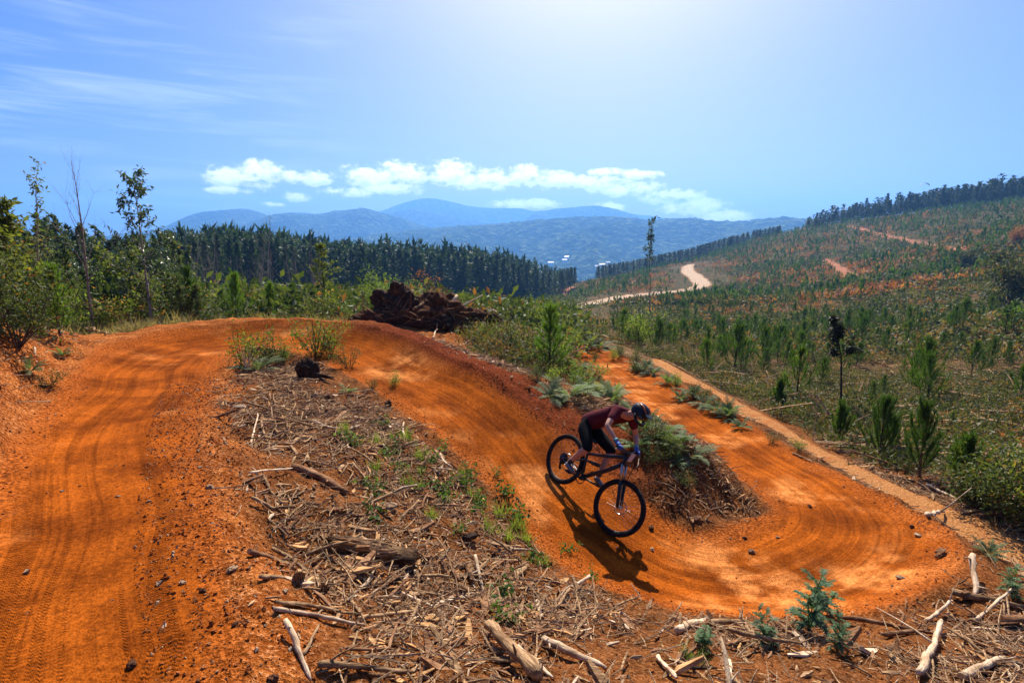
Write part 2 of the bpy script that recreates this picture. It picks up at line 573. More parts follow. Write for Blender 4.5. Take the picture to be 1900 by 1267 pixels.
def at(px, py, rmin=0.0):
    """world point where the line of sight of a photo pixel meets the ground"""
    x, fw, up = ray(px, py)
    hyp = math.hypot(x, fw)
    rr = _RT[_RT >= rmin]
    for _ in range(2):
        t = rr / hyp
        dz = up * t - land(x * t, fw * t)
        ok = np.where(dz <= 0)[0]
        if not len(ok):
            return None
        k = max(int(ok[0]), 1)
        lo, hi = rr[k - 1], rr[k]
        rr = np.linspace(lo, hi, 14)
    f = dz[k - 1] / (dz[k - 1] - dz[k]) if dz[k - 1] > 0 else 0.0
    tt = (lo + f * (hi - lo)) / hyp
    X, Y = x * tt, fw * tt
    return Vector((X, Y, land1(X, Y)))


def out_at(px, r):
    """ground point on the bearing of a photo column, r metres out"""
    x, fw, up = ray(px, HORIZON)
    k = r / math.hypot(x, fw)
    return Vector((x * k, fw * k, land1(x * k, fw * k)))


# far tracks cut into the hillside, found where the photo shows them
def line_at(pxs, step, half, r0=60):
    P = [at(a, b, r0) for a, b in pxs]
    P = np.array([[p.x, p.y, p.z, half] for p in P if p is not None])
    return catmull(P, step)


ROAD = line_at([(985, 583), (1030, 577), (1080, 567), (1150, 552), (1230, 543), (1285, 536), (1303, 529), (1290, 514), (1276, 503), (1278, 492)], 3.0, 3.4)
HILLTR = [line_at(p, 3.0, h * .62) for p, h in (
    ([(1530, 482), (1545, 490), (1565, 503), (1586, 516)], 3.2), ([(1562, 476), (1640, 480), (1700, 479), (1770, 467)], 1.8),
    ([(1574, 420), (1620, 432), (1680, 445), (1720, 455), (1785, 464)], 3.0), ([(1845, 468), (1872, 480), (1900, 492)], 2.0),
    ([(1490, 545), (1600, 532), (1680, 520), (1760, 512)], 1.2), ([(1048, 545), (1056, 536), (1062, 532)], 4.0), ([(1170, 530), (1185, 517)], 2.2))]


# ------------------------------------------------------------------ the sheet of ground
def ground_sheet():
    rr = np.concatenate([[.02], np.geomspace(.5, 62, 530), np.geomspace(63.3, 1500, 170)[0:], np.geomspace(1560, 6400, 40)])
    fine = np.arange(-49, 49.01, .2)
    th = np.concatenate([np.arange(-180, -49, 5.0), fine, np.arange(53, 180, 5.0)])
    TH, RR = np.meshgrid(np.radians(th), rr)
    X, Y = (RR * np.sin(TH)).ravel(), (RR * np.cos(TH)).ravel()
    z, m = land(X, Y, True)
    r = RR.ravel()
    nr, nt = len(rr), len(th)
    road = np.zeros(len(X))
    near = r < 700
    for L in [ROAD]:
        _, d, i = near_line(X, Y, L, 40)
        road = np.maximum(road, (1 - sstep(.8, 1.1, np.abs(d) / L[i, 3])) * near)
    hill = np.zeros(len(X))
    for L in HILLTR:
        _, d, i = near_line(X, Y, L, 40)
        hill = np.maximum(hill, (1 - sstep(.7, 1.2, np.abs(d) / L[i, 3] + .3 * fbm(X * .3, Y * .3, 2, 6))) * near)
    # plantation litter begins past the footpath and past the berm
    s2, d2 = m['s2'], m['d2']
    th_ = TH.ravel()
    plant = sstep(15.5, 19, r) * 1.0
    beyond = (d2 > .9) & (d2 < 1e8) & (np.abs(s2 - np.clip(s2, 0, 99)) < .01)
    plant = np.maximum(plant, np.where(beyond & (X > 1.5), sstep(.9, 1.6, d2), 0))
    plant *= (1 - m['track']) * (1 - m['foot'])
    forest = sstep(650, 900, r)
    regrow = sstep(45, 120, r + 25 * fbm(X * .03, Y * .03, 3, 41))
    zone = np.stack([m['track'], np.maximum(m['foot'], road), plant, m['wall']], 1)
    bank = sstep(.6, 1.1, m['d'] / m['hw']) * (m['d'] < 1e8) * (1 - sstep(15.5, 18.5, m['s'])) + (1 - sstep(1.15, 1.75, (-m['d'] + .35 * fbm(X * 1.4, Y * 1.4, 3, 31)) / m['hw'])) * (m['d'] < 0) * (1 - sstep(14, 17, m['s']))
    zone2 = np.stack([hill, forest, road, np.clip(bank, 0, 1)], 1)
    sd = np.stack([m['s'], np.clip(m['d'], -50, 50), m['hw']], 1)
    V = np.stack([X, Y, z + CZ], 1)
    idx = np.arange(nr * nt).reshape(nr, nt)
    a = idx[:-1, :]
    b = idx[1:, :]
    Q = np.stack([a, b, np.roll(b, -1, 1), np.roll(a, -1, 1)], -1).reshape(-1, 4)
    Q = Q[:, ::-1]
    fm = lambda q: q[Q].mean(1)
    ftr, fft, frd, fr = fm(m['track']) > .5, fm(m['foot']) > .5, fm(np.maximum(road, hill)) > .5, fm(r)
    sel = {}
    sel['dirt_trail'] = ftr
    sel['footpath'] = fft & ~ftr
    sel['gravel_road'] = frd & ~ftr & ~fft
    rest = ~(ftr | fft | frd)
    sel['ground'] = rest & (fr < 60)
    sel['hillside'] = rest & (fr >= 60) & (fr < 1500)
    sel['valley'] = rest & (fr >= 1500)
    for nm, k in sel.items():
        q = Q[k]
        uq, inv = np.unique(q, return_inverse=True)
        mk(nm, V[uq], inv.reshape(-1, 4), M_SOIL, smooth=True, kind='structure',
           attrs={'zone': ('FLOAT_COLOR', zone[uq]), 'zonb': ('FLOAT_COLOR', zone2[uq]), 'sd': ('FLOAT_VECTOR', sd[uq]), 'regrow': ('FLOAT', regrow[uq])})


def soil_material():
    ma = bpy.data.materials.new('soil')
    ma.use_nodes = True
    w = NT(ma.node_tree)
    geo = w.n('ShaderNodeNewGeometry')
    P = geo.outputs['Position']
    za = w.n('ShaderNodeAttribute', attribute_name='zone')
    zb = w.n('ShaderNodeAttribute', attribute_name='zonb')
    s1 = w.n('ShaderNodeSeparateColor', i_Color=za.outputs['Color'])
    s2 = w.n('ShaderNodeSeparateColor', i_Color=zb.outputs['Color'])
    track, foot, plant, wall = s1.outputs[0], s1.outputs[1], s1.outputs[2], za.outputs['Alpha']
    hilltr, forest, road = s2.outputs[0], s2.outputs[1], s2.outputs[2]
    sd = w.n('ShaderNodeAttribute', attribute_name='sd').outputs['Vector']
    ssep = w.n('ShaderNodeSeparateXYZ', i_0=sd)
    S, D, HW = ssep.outputs
    # streaks dragged along the riding line, wandering a little across it
    D0 = D
    D = w.m('ADD', D0, w.m('MULTIPLY', w.m('SUBTRACT', w.noise(P, .28, 1.0, .5), .5), .9))
    st = w.n('ShaderNodeCombineXYZ', i_0=w.m('MULTIPLY', S, .22), i_1=w.m('MULTIPLY', D, 6.0), i_2=0.0).outputs[0]
    streak = w.noise(st, 1.6, 6.0, .62, .25)
    st2 = w.n('ShaderNodeCombineXYZ', i_0=w.m('MULTIPLY', S, .5), i_1=w.m('MULTIPLY', D, 16.0), i_2=3.0).outputs[0]
    streak2 = w.noise(st2, 2.0, 4.0, .6)
    big = w.noise(P, .55, 4.0, .55)
    mid = w.noise(P, 3.2, 5.0, .6)
    fine = w.noise(P, 38.0, 4.0, .65)
    grit = w.noise(P, 150.0, 2.0, .6)
    # packed trail
    packed = w.mix(w.ramp(w.m('ADD', w.m('MULTIPLY', streak, .2), w.m('MULTIPLY', w.noise(P, 1.3, 6.0, .62), .8)), .33, .67), (.120, .025, .0020), (.35, .082, .0060))
    packed = w.mix(w.m('MULTIPLY', w.m('MULTIPLY', w.ramp(streak2, .5, .75), w.ramp(mid, .4, .65)), .35), packed, (.10, .020, .002))
    dusty = w.m('MULTIPLY', w.ramp(big, .48, .66), w.ramp(w.noise(P, 2.2, 5.0, .65), .38, .62))
    packed = w.mix(w.m('MULTIPLY', dusty, .85), packed, (.60, .215, .052))
    edge = w.ramp(w.m('ADD', w.m('DIVIDE', w.m('ABSOLUTE', D0), HW), w.m('MULTIPLY', w.m('SUBTRACT', mid, .5), .7)), .55, .95)
    loose = w.mix(w.ramp(fine, .38, .62), (.165, .036, .004), (.36, .095, .016))
    packed = w.mix(w.m('MULTIPLY', edge, .75), packed, loose)
    # cleared strip: churned soil under the litter
    soil = w.mix(w.ramp(mid, .34, .66), (.075, .026, .007), (.22, .075, .020))
    soil = w.mix(w.m('MULTIPLY', w.ramp(fine, .45, .7), .6), soil, (.30, .135, .050))
    soil = w.mix(w.m('MULTIPLY', w.ramp(big, .5, .7), .45), soil, (.26, .075, .015))
    bankc = w.mix(w.ramp(mid, .35, .65), (.19, .043, .005), (.38, .115, .022))
    bankc = w.mix(w.m('MULTIPLY', w.ramp(fine, .5, .68), .6), bankc, (.56, .27, .11))
    soil = w.mix(zb.outputs['Alpha'], soil, bankc)
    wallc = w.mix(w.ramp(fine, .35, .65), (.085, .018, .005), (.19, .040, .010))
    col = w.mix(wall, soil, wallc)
    # plantation floor: grey-brown slash, rusty bracken, dry grass
    n30 = w.noise(P, .12, 5.0, .6)
    n3 = w.noise(P, .9, 5.0, .65)
    pl = w.mix(w.ramp(n3, .35, .65), (.080, .042, .018), (.215, .125, .055))
    pl = w.mix(w.m('MULTIPLY', w.ramp(n30, .5, .66), .55), pl, (.22, .085, .026))
    pl = w.mix(w.m('MULTIPLY', w.ramp(mid, .56, .72), .5), pl, (.080, .080, .020))
    pl = w.mix(w.m('MULTIPLY', w.ramp(fine, .58, .72), .5), pl, (.32, .21, .10))
    rg = w.mix(w.ramp(n3, .35, .65), (.030, .034, .012), (.105, .080, .034))
    rg = w.mix(w.m('MULTIPLY', w.ramp(n30, .52, .66), .6), rg, (.17, .070, .026))
    pl = w.mix(w.n('ShaderNodeAttribute', attribute_name='regrow').outputs['Fac'], pl, rg)
    col = w.mix(plant, col, pl)
    fo = w.mix(w.ramp(w.noise(P, .05, 6.0, .7), .4, .6), (.018, .036, .016), (.050, .075, .030))
    col = w.mix(forest, col, fo)
    sandy = w.mix(w.ramp(fine, .35, .7), (.33, .135, .038), (.45, .215, .080))
    sandy = w.mix(w.ramp(mid, .5, .7), sandy, (.33, .11, .030))
    gravel = w.mix(w.ramp(n3, .3, .7), (.36, .25, .15), (.48, .36, .24))
    sandy = w.mix(road, sandy, gravel)
    col = w.mix(foot, col, sandy)
    col = w.mix(hilltr, col, w.mix(w.ramp(n3, .3, .7), (.24, .098, .048), (.36, .16, .085)))
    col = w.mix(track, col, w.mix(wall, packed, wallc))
    # crumbs and grains
    grain = w.m('ADD', w.m('MULTIPLY', fine, .5), w.m('MULTIPLY', grit, .5))
    col = w.mix(w.m('SUBTRACT', 1.0, forest), col, w.mix(1.0, col, w.mix(w.ramp(grain, .36, .64), (.55, .52, .5), (1.5, 1.55, 1.65)), 'MULTIPLY'))
    tw = w.n('ShaderNodeTexWave', wave_type='BANDS', bands_direction='X', wave_profile='SIN')
    tw.inputs['Scale'].default_value = 1.0
    w.put(tw.inputs['Vector'], w.n('ShaderNodeCombineXYZ', i_0=w.m('ADD', w.m('MULTIPLY', S, 12.0), w.m('MULTIPLY', streak2, 1.2)), i_1=D, i_2=0.0).outputs[0])
    rut = w.ramp(w.noise(w.n('ShaderNodeCombineXYZ', i_0=w.m('MULTIPLY', S, .12), i_1=w.m('MULTIPLY', D, 7.0), i_2=9.0).outputs[0], 1.5, 3.0), .46, .56)
    tread = w.m('MULTIPLY', w.m('MULTIPLY', tw.outputs['Color'], rut), w.m('SUBTRACT', 1.0, edge))
    col = w.mix(w.m('MULTIPLY', w.m('MULTIPLY', tread, track), .55), col, w.mix(1.0, col, (.55, .5, .45), 'MULTIPLY'))
    # relief: tread marks on the packed line, clods and grit elsewhere
    ht = w.m('ADD', w.m('MULTIPLY', streak, .004), w.m('ADD', w.m('MULTIPLY', tread, .006), w.m('MULTIPLY', fine, w.m('ADD', .010, w.m('MULTIPLY', edge, .022)))))
    ho = w.m('ADD', w.m('MULTIPLY', fine, .045), w.m('ADD', w.m('MULTIPLY', mid, .05), w.m('MULTIPLY', grit, .012)))
    hh = w.m('ADD', w.m('MULTIPLY', ht, track), w.m('MULTIPLY', ho, w.m('SUBTRACT', 1.0, track)))
    hh = w.m('ADD', hh, w.m('MULTIPLY', w.m('MULTIPLY', n3, plant), .5))
    bp = w.n('ShaderNodeBump', i_Strength=.9, i_Distance=1.0, i_Height=hh)
    bs = w.n('ShaderNodeBsdfPrincipled', i_Base_Color=col, i_Roughness=.95, i_Normal=bp.outputs[0])
    bs.inputs['Specular IOR Level'].default_value = .02
    out = w.n('ShaderNodeOutputMaterial')
    w.t.links.new(bs.outputs[0], out.inputs['Surface'])
    return ma


M_SOIL = soil_material()
ground_sheet()


# ------------------------------------------------------------------ far ranges
def far_forest_material():
    ma = bpy.data.materials.new('far_forest')
    ma.use_nodes = True
    w = NT(ma.node_tree)
    P = w.n('ShaderNodeNewGeometry').outputs['Position']
    v = w.n('ShaderNodeTexVoronoi')
    v.inputs['Scale'].default_value = .045
    w.put(v.inputs['Vector'], P)
    n = w.noise(P, .004, 6.0, .6)
    n2 = w.noise(P, .03, 4.0, .65)
    col = w.mix(w.ramp(n, .35, .65), (.010, .022, .008), (.040, .058, .022))
    col = w.mix(w.m('MULTIPLY', w.ramp(n2, .48, .6), .8), col, (.10, .13, .05))
    bp = w.n('ShaderNodeBump', i_Strength=1.0, i_Distance=14.0, i_Height=w.m('ADD', n2, w.m('SUBTRACT', 1.0, v.outputs['Distance'])))
    bs = w.n('ShaderNodeBsdfPrincipled', i_Base_Color=col, i_Roughness=1.0, i_Normal=bp.outputs[0])
    bs.inputs['Specular IOR Level'].default_value = 0.0
    out = w.n('ShaderNodeOutputMaterial')
    w.t.links.new(bs.outputs[0], out.inputs['Surface'])
    return ma


M_FAR = far_forest_material()


def mountain(prof, dist, foot_py, depth, seed, bump, name='mountain', crowns=0.0):
    """a range whose skyline runs through the given photo points, dist metres away, with spurs down to the valley and a back slope"""
    prof = np.array(prof, float)
    nx = 420 if crowns else 300
    px = np.linspace(prof[0, 0], prof[-1, 0], nx)
    py = np.interp(px, prof[:, 0], prof[:, 1])
    ker = np.hanning(13)
    ker /= ker.sum()
    py = np.convolve(np.pad(py, 6, 'edge'), ker, 'valid')
    nf = 71 if crowns else 47
    fr = np.linspace(-1, 1, nf)
    V = []
    for j, f in enumerate(fr):
        row = []
        for i in range(nx):
            x, fw, up = ray(px[i], py[i])
            hyp = math.hypot(x, fw)
            zc = up / hyp * dist
            az = math.atan2(x, fw)
            d = dist + f * depth * (1.0 if f < 0 else .8)
            row.append((d * math.sin(az), d * math.cos(az), zc, abs(f)))
        V.append(row)
    V = np.array(V)
    X, Y, Zc, F = V[..., 0], V[..., 1], V[..., 2], V[..., 3]
    base = -(foot_py - HORIZON) / FPX * dist * .8 if foot_py else -115.0
    base = min(base, -115.0) if not foot_py else base
    sh = 1 - F ** 1.25
    rid = 1 - np.abs(fbm(X / (depth * .55), Y / (depth * .55), 4, seed)) * 2
    Z = base + (Zc - base) * sh
    amp = (Zc - base).mean() * .34
    Z = Z + amp * (rid - .72) * (4 * F * (1 - F)).clip(0, 1) ** .8
    Z = Z + bump * fbm(X / (bump * 5), Y / (bump * 5), 3, seed + 3) * (.35 + F.clip(0, .65))
    if crowns:
        Z = Z + crowns * np.abs(fbm(X / 22, Y / 22, 2, seed + 9))
    P = np.stack([X, Y, Z + CZ], -1).reshape(-1, 3)
    idx = np.arange(nf * nx).reshape(nf, nx)
    a, b = idx[:-1, :-1], idx[1:, :-1]
    Q = np.stack([a, idx[:-1, 1:], idx[1:, 1:], b], -1).reshape(-1, 4)
    return mk(name, P, Q, M_FAR, kind='structure')


mountain([(-500, 440), (-200, 425), (0, 432), (180, 440), (300, 424), (345, 401), (385, 392), (430, 388), (466, 389), (500, 400), (545, 420), (640, 470)], 3900, None, 900, 11, 16)
mountain([(380, 450), (450, 418), (500, 399), (535, 394), (580, 398), (625, 391), (670, 386), (715, 396), (770, 414), (840, 436), (900, 460)], 3300, None, 700, 12, 14)
mountain([(480, 415), (540, 392), (580, 397), (640, 405), (690, 398), (740, 379), (785, 366), (828, 372), (880, 385), (940, 388), (962, 384), (990, 394),
          (1030, 390), (1070, 386), (1110, 384), (1150, 390), (1180, 400), (1212, 399), (1250, 410), (1400, 420), (1800, 430), (2300, 425)], 5400, None, 900, 13, 18)
mountain([(640, 430), (700, 402), (735, 392), (765, 388), (800, 394), (850, 406), (920, 418), (1000, 440)], 4400, None, 800, 14, 15)
mountain([(930, 440), (975, 405), (1000, 392), (1035, 387), (1070, 384), (1110, 381), (1150, 390), (1190, 404), (1260, 425)], 4600, None, 800, 15, 15)
NEAR_HILL = mountain([(560, 470), (640, 447), (700, 434), (780, 426), (860, 419), (930, 416), (1000, 409), (1070, 404), (1140, 402), (1210, 409), (1280, 405), (1340, 413),
          (1400, 410), (1455, 404), (1500, 409), (1600, 425), (1800, 450)], 2500, None, 900, 16, 11, crowns=8)

# ------------------------------------------------------------------ the blue air
def haze_box():
    ma = bpy.data.materials.new('haze')
    ma.use_nodes = True
    w = NT(ma.node_tree)
    pv = w.n('ShaderNodeVolumePrincipled')
    pv.inputs['Color'].default_value = (.18, .47, 1.0, 1)
    pv.inputs['Density'].default_value = HAZE
    pv.inputs['Anisotropy'].default_value = .32
    out = w.n('ShaderNodeOutputMaterial')
    w.t.links.new(pv.outputs[0], out.inputs['Volume'])
    lo, hi = np.array([-6900., -6900., -190.]), np.array([6900., 6900., 520.])
    c = np.array([[(lo, hi)[i][0], (lo, hi)[j][1], (lo, hi)[k][2]] for i in (0, 1) for j in (0, 1) for k in (0, 1)])
    F = np.array([[0, 1, 3, 2], [4, 6, 7, 5], [0, 4, 5, 1], [2, 3, 7, 6], [0, 2, 6, 4], [1, 5, 7, 3]])
    mk('haze', c, F, ma, smooth=False, kind='stuff')


HAZE = 2.5e-4
haze_box()
# ------------------------------------------------------------------ plant and wood materials
def leaf_mat(name, a, b, c=None, trans=.45, rough=.6, spec=.25):
    ma = bpy.data.materials.new(name)
    ma.use_nodes = True
    w = NT(ma.node_tree)
    t = w.n('ShaderNodeAttribute', attribute_name='tint').outputs['Fac']
    oi = w.n('ShaderNodeObjectInfo').outputs['Random']
    col = w.mix(w.ramp(t, 0.0, 1.0), a, b)
    if c is not None:
        col = w.mix(w.ramp(t, .93, .99), col, c)
    col = w.mix(1.0, col, w.mix(oi, (.72, .78, .8), (1.2, 1.15, 1.0)), 'MULTIPLY')
    bs = w.n('ShaderNodeBsdfPrincipled', i_Base_Color=col, i_Roughness=rough)
    bs.inputs['Specular IOR Level'].default_value = spec
    tl = w.n('ShaderNodeBsdfTranslucent', i_Color=w.mix(1.0, col, (1.25, 1.2, .6), 'MULTIPLY'))
    mx = w.n('ShaderNodeMixShader', i_0=trans)
    w.t.links.new(bs.outputs[0], mx.inputs[1])
    w.t.links.new(tl.outputs[0], mx.inputs[2])
    out = w.n('ShaderNodeOutputMaterial')
    w.t.links.new(mx.outputs[0], out.inputs['Surface'])
    return ma


def wood_mat(name, a, b, c, scale=14.0, stretch=8.0, rough=.85, bump=.012):
    """weathered wood or bark; the grain runs along each object's own X axis"""
    ma = bpy.data.materials.new(name)
    ma.use_nodes = True
    w = NT(ma.node_tree)
    tc = w.n('ShaderNodeTexCoord').outputs['Object']
    mp = w.n('ShaderNodeMapping', i_Vector=tc)
    mp.inputs['Scale'].default_value = (1.0 / stretch, 1, 1)
    oi = w.n('ShaderNodeObjectInfo').outputs['Random']
    t = w.n('ShaderNodeAttribute', attribute_name='tint').outputs['Fac']
    g = w.noise(mp.outputs[0], scale * 5, 5.0, .65, .4)
    n = w.noise(tc, scale * .5, 4.0, .6)
    col = w.mix(w.ramp(g, .36, .64), a, b)
    col = w.mix(w.m('MULTIPLY', w.ramp(n, .48, .66), .7), col, c)
    vv = w.m('ADD', w.m('MULTIPLY', oi, .5), w.m('MULTIPLY', t, .5))
    col = w.mix(1.0, col, w.mix(vv, (.55, .53, .52), (1.35, 1.32, 1.28)), 'MULTIPLY')
    bp = w.n('ShaderNodeBump', i_Strength=.8, i_Distance=bump, i_Height=w.m('ADD', g, n))
    bs = w.n('ShaderNodeBsdfPrincipled', i_Base_Color=col, i_Roughness=rough, i_Normal=bp.outputs[0])
    bs.inputs['Specular IOR Level'].default_value = .06
    out = w.n('ShaderNodeOutputMaterial')
    w.t.links.new(bs.outputs[0], out.inputs['Surface'])
    return ma


M_PINE = leaf_mat('pine_needles', (.026, .070, .010), (.085, .165, .022), trans=.4)
M_PINE_Y = leaf_mat('young_pine_needles', (.065, .150, .018), (.14, .25, .035), trans=.5)
M_FOREST = leaf_mat('forest_pine_needles', (.014, .036, .015), (.050, .088, .028), trans=.3)
M_EUC = leaf_mat('gum_leaves', (.040, .075, .030), (.095, .140, .060), trans=.35, spec=.5, rough=.45)
M_ACAC = leaf_mat('wattle_leaves', (.09, .13, .022), (.20, .24, .045), (.38, .20, .05), trans=.5)
M_SHRUB = leaf_mat('scrub_leaves', (.040, .070, .022), (.11, .145, .040), (.26, .12, .04), trans=.4)
M_LIME = leaf_mat('lime_shrub_leaves', (.12, .20, .035), (.24, .32, .06), trans=.5)
M_FERN = leaf_mat('bracken_fronds', (.075, .135, .040), (.19, .26, .10), (.26, .22, .10), trans=.45, spec=.2, rough=.65)
M_GREYFERN = leaf_mat('silvery_fronds', (.085, .125, .055), (.19, .23, .12), trans=.4, spec=.15, rough=.7)
M_WEED = leaf_mat('weed_leaves', (.045, .10, .020), (.12, .20, .05), trans=.45)
M_WATTLE = leaf_mat('feathery_wattle', (.055, .135, .055), (.15, .25, .11), trans=.45)
M_DRY = leaf_mat('dead_bracken', (.18, .095, .035), (.36, .22, .09), trans=.35)
M_RUST = leaf_mat('rusty_leaves', (.24, .085, .030), (.42, .19, .07), trans=.4)
M_HILLVEG = leaf_mat('hill_scrub', (.030, .050, .016), (.115, .130, .038), (.30, .14, .05), trans=.35)
M_GRASS = leaf_mat('dry_grass', (.20, .17, .07), (.36, .30, .15), trans=.4)
M_BARK = wood_mat('pine_bark', (.055, .036, .024), (.12, .085, .06), (.17, .14, .11))
M_GUMBARK = wood_mat('gum_bark', (.20, .16, .12), (.38, .33, .28), (.12, .09, .07))
M_DARKBARK = wood_mat('dark_stem_bark', (.020, .015, .012), (.055, .042, .034), (.08, .065, .05))
M_WOOD = wood_mat('weathered_wood', (.17, .095, .045), (.44, .29, .155), (.11, .058, .028))
M_WOODLIGHT = wood_mat('bleached_wood', (.44, .31, .185), (.72, .57, .40), (.28, .17, .09))
M_WOODBROWN = wood_mat('brown_bark_wood', (.10, .047, .022), (.26, .135, .065), (.34, .20, .11))
M_CHAR = wood_mat('dark_stump_wood', (.018, .012, .009), (.065, .042, .028), (.12, .075, .045), bump=.03)
M_HEART = wood_mat('split_heartwood', (.42, .22, .085), (.62, .38, .17), (.28, .14, .06))


# ------------------------------------------------------------------ plant generators (return Geo pieces)
def unit(v):
    return v / (np.linalg.norm(v, axis=-1, keepdims=True) + 1e-9)


def blades(geo, base, dirs, length, width, tint=None, g=None):
    """flat pointed needles or leaves: a triangle from each base along dirs"""
    g = g or rng
    n = len(base)
    side = unit(np.cross(dirs, g.normal(0, 1, (n, 3))))
    L = np.broadcast_to(length, (n,))[:, None]
    Wd = np.broadcast_to(width, (n,))[:, None]
    V = np.stack([base - side * Wd * .5, base + side * Wd * .5, base + dirs * L], 1).reshape(-1, 3)
    geo.add(V, np.arange(3 * n).reshape(-1, 3), np.repeat(g.random(n) if tint is None else tint, 3))


def leaves(geo, pos, size, aspect=.45, droop=0.0, tint=None, g=None):
    """diamond leaves, two triangles folded along the midrib"""
    g = g or rng
    n = len(pos)
    d = unit(g.normal(0, 1, (n, 3)) + np.array([0, 0, -droop]))
    s = unit(np.cross(d, g.normal(0, 1, (n, 3))))
    nn = np.cross(d, s)
    L = (np.broadcast_to(size, (n,)) * g.uniform(.6, 1.25, n))[:, None]
    V = np.stack([pos, pos + d * L * .5 + s * L * aspect * .5 + nn * L * .06, pos + d * L, pos + d * L * .5 - s * L * aspect * .5 + nn * L * .06], 1).reshape(-1, 3)
    geo.add(V, np.arange(4 * n).reshape(-1, 4), np.repeat(g.random(n) if tint is None else tint, 4))


def bend(p0, d, L, n, g, up=0.0, wob=.08):
    """a curved twig: n+1 points from p0 along d, bending up by up"""
    P = [np.array(p0, float)]
    d = np.array(d, float)
    for i in range(n):
        d = unit(d + np.array([0, 0, up / n]) + g.normal(0, wob, 3))
        P.append(P[-1] + d * L / n)
    return np.array(P)


def young_pine(seed, h, whorls=7, per=6, needles=40, nl=.10, nw=.007, spread=.30, lift=32, curl=1.5, fan=.34):
    """returns (trunk Geo, crown Geo)"""
    g = np.random.default_rng(seed)
    tr, cr = Geo(), Geo()
    lean = g.normal(0, .03, 2)
    top = np.array([lean[0] * h, lean[1] * h, h])
    ax = lambda z: np.array([lean[0] * z, lean[1] * z, z])
    tr.add(*tube([ax(0 - .05), ax(h * .35), ax(h * .7), ax(h * .97)], [.016 * h + .006, .012 * h, .008 * h, .003], 6))
    B, Dn, Ln = [], [], []
    for k in range(whorls):
        f = k / max(1, whorls - 1)
        z = h * (.10 + .74 * f)
        L = h * spread * (1 - .62 * f ** 1.3) * g.uniform(.75, 1.15)
        for j in range(per):
            a = 2 * math.pi * (j + g.uniform(-.25, .25)) / per + k * .7
            el = R(lift + 30 * f + g.uniform(-10, 10))
            d = np.array([math.cos(a) * math.cos(el), math.sin(a) * math.cos(el), math.sin(el)])
            P = bend(ax(z), d, L * g.uniform(.55, 1.2), 4, g, up=curl, wob=.06)
            tr.add(*tube(P, np.linspace(.005 * h, .0015 * h, 5), 3, cap=False))
            n = int(needles * (1.1 - .5 * f))
            t = g.uniform(.12, 1.0, n) ** .8 * 4
            i = np.minimum(t.astype(int), 3)
            q = P[i] + (P[i + 1] - P[i]) * (t - i)[:, None]
            tg = unit(P[i + 1] - P[i])
            B.append(q)
            Dn.append(unit(tg * .9 + g.normal(0, fan, (n, 3)) + np.array([0, 0, .12])))
    n = needles * 3
    zz = g.uniform(.62, 1.0, n) * h
    B.append(np.stack([lean[0] * zz, lean[1] * zz, zz], 1))
    Dn.append(unit(g.normal(0, .5, (n, 3)) + np.array([0, 0, .9])))
    B, Dn = np.concatenate(B), np.concatenate(Dn)
    blades(cr, B, Dn, nl * g.uniform(.7, 1.2, len(B)), nw, g=g)
    return tr, cr


def forest_pine(seed, h, crown0=.35, rad=.14, clumps=46, per=9, sz=.75):
    g = np.random.default_rng(seed)
    tr, cr = Geo(), Geo()
    lean = g.normal(0, .012, 2) * h
    tr.add(*tube([(0, 0, -1.0), (lean[0] * .4, lean[1] * .4, h * .5), (lean[0], lean[1], h * .98)], [.011 * h, .008 * h, .002 * h], 6))
    for k in range(clumps):
        f = (k + g.random()) / clumps
        z = h * (crown0 + (1 - crown0) * f)
        rr = h * rad * (1 - f) ** .75 * (.55 + .45 * min(1, f * 5 + .3)) * g.uniform(.55, 1.15) + .12
        a = k * 2.4 + g.uniform(-.4, .4)
        tip = np.array([math.cos(a) * rr, math.sin(a) * rr, rr * g.uniform(-.05, .35)])
        base = np.array([lean[0] * f, lean[1] * f, z])
        if k % 3 == 0:
            tr.add(*tube([base, base + tip * .8], [.10, .03], 3, cap=False))
        t = g.uniform(.25, 1.0, per)[:, None]
        pos = base + tip * t + g.normal(0, .16, (per, 3)) * sz
        d = unit(tip[None] * .35 / (rr + .01) + g.normal(0, .55, (per, 3)) + np.array([0, 0, .35]))
        blades(cr, pos, d, sz * g.uniform(.8, 1.7, per), sz * .55, tint=np.clip(g.random(per) * .7 + .3 * f, 0, 1), g=g)
    pos = np.array([lean[0], lean[1], h * .965]) + g.normal(0, .10, (6, 3)) * sz
    blades(cr, pos, unit(g.normal(0, .3, (6, 3)) + np.array([0, 0, 1])), sz * 1.2, sz * .35, g=g)
    # dead lower branches
    for k in range(8):
        z = h * g.uniform(.06, max(crown0, .12))
        a = g.uniform(0, 6.28)
        tr.add(*tube([(0, 0, z), (math.cos(a) * 1.1, math.sin(a) * 1.1, z + g.uniform(-.2, .4))], [.04, .012], 3, cap=False))
    return tr, cr


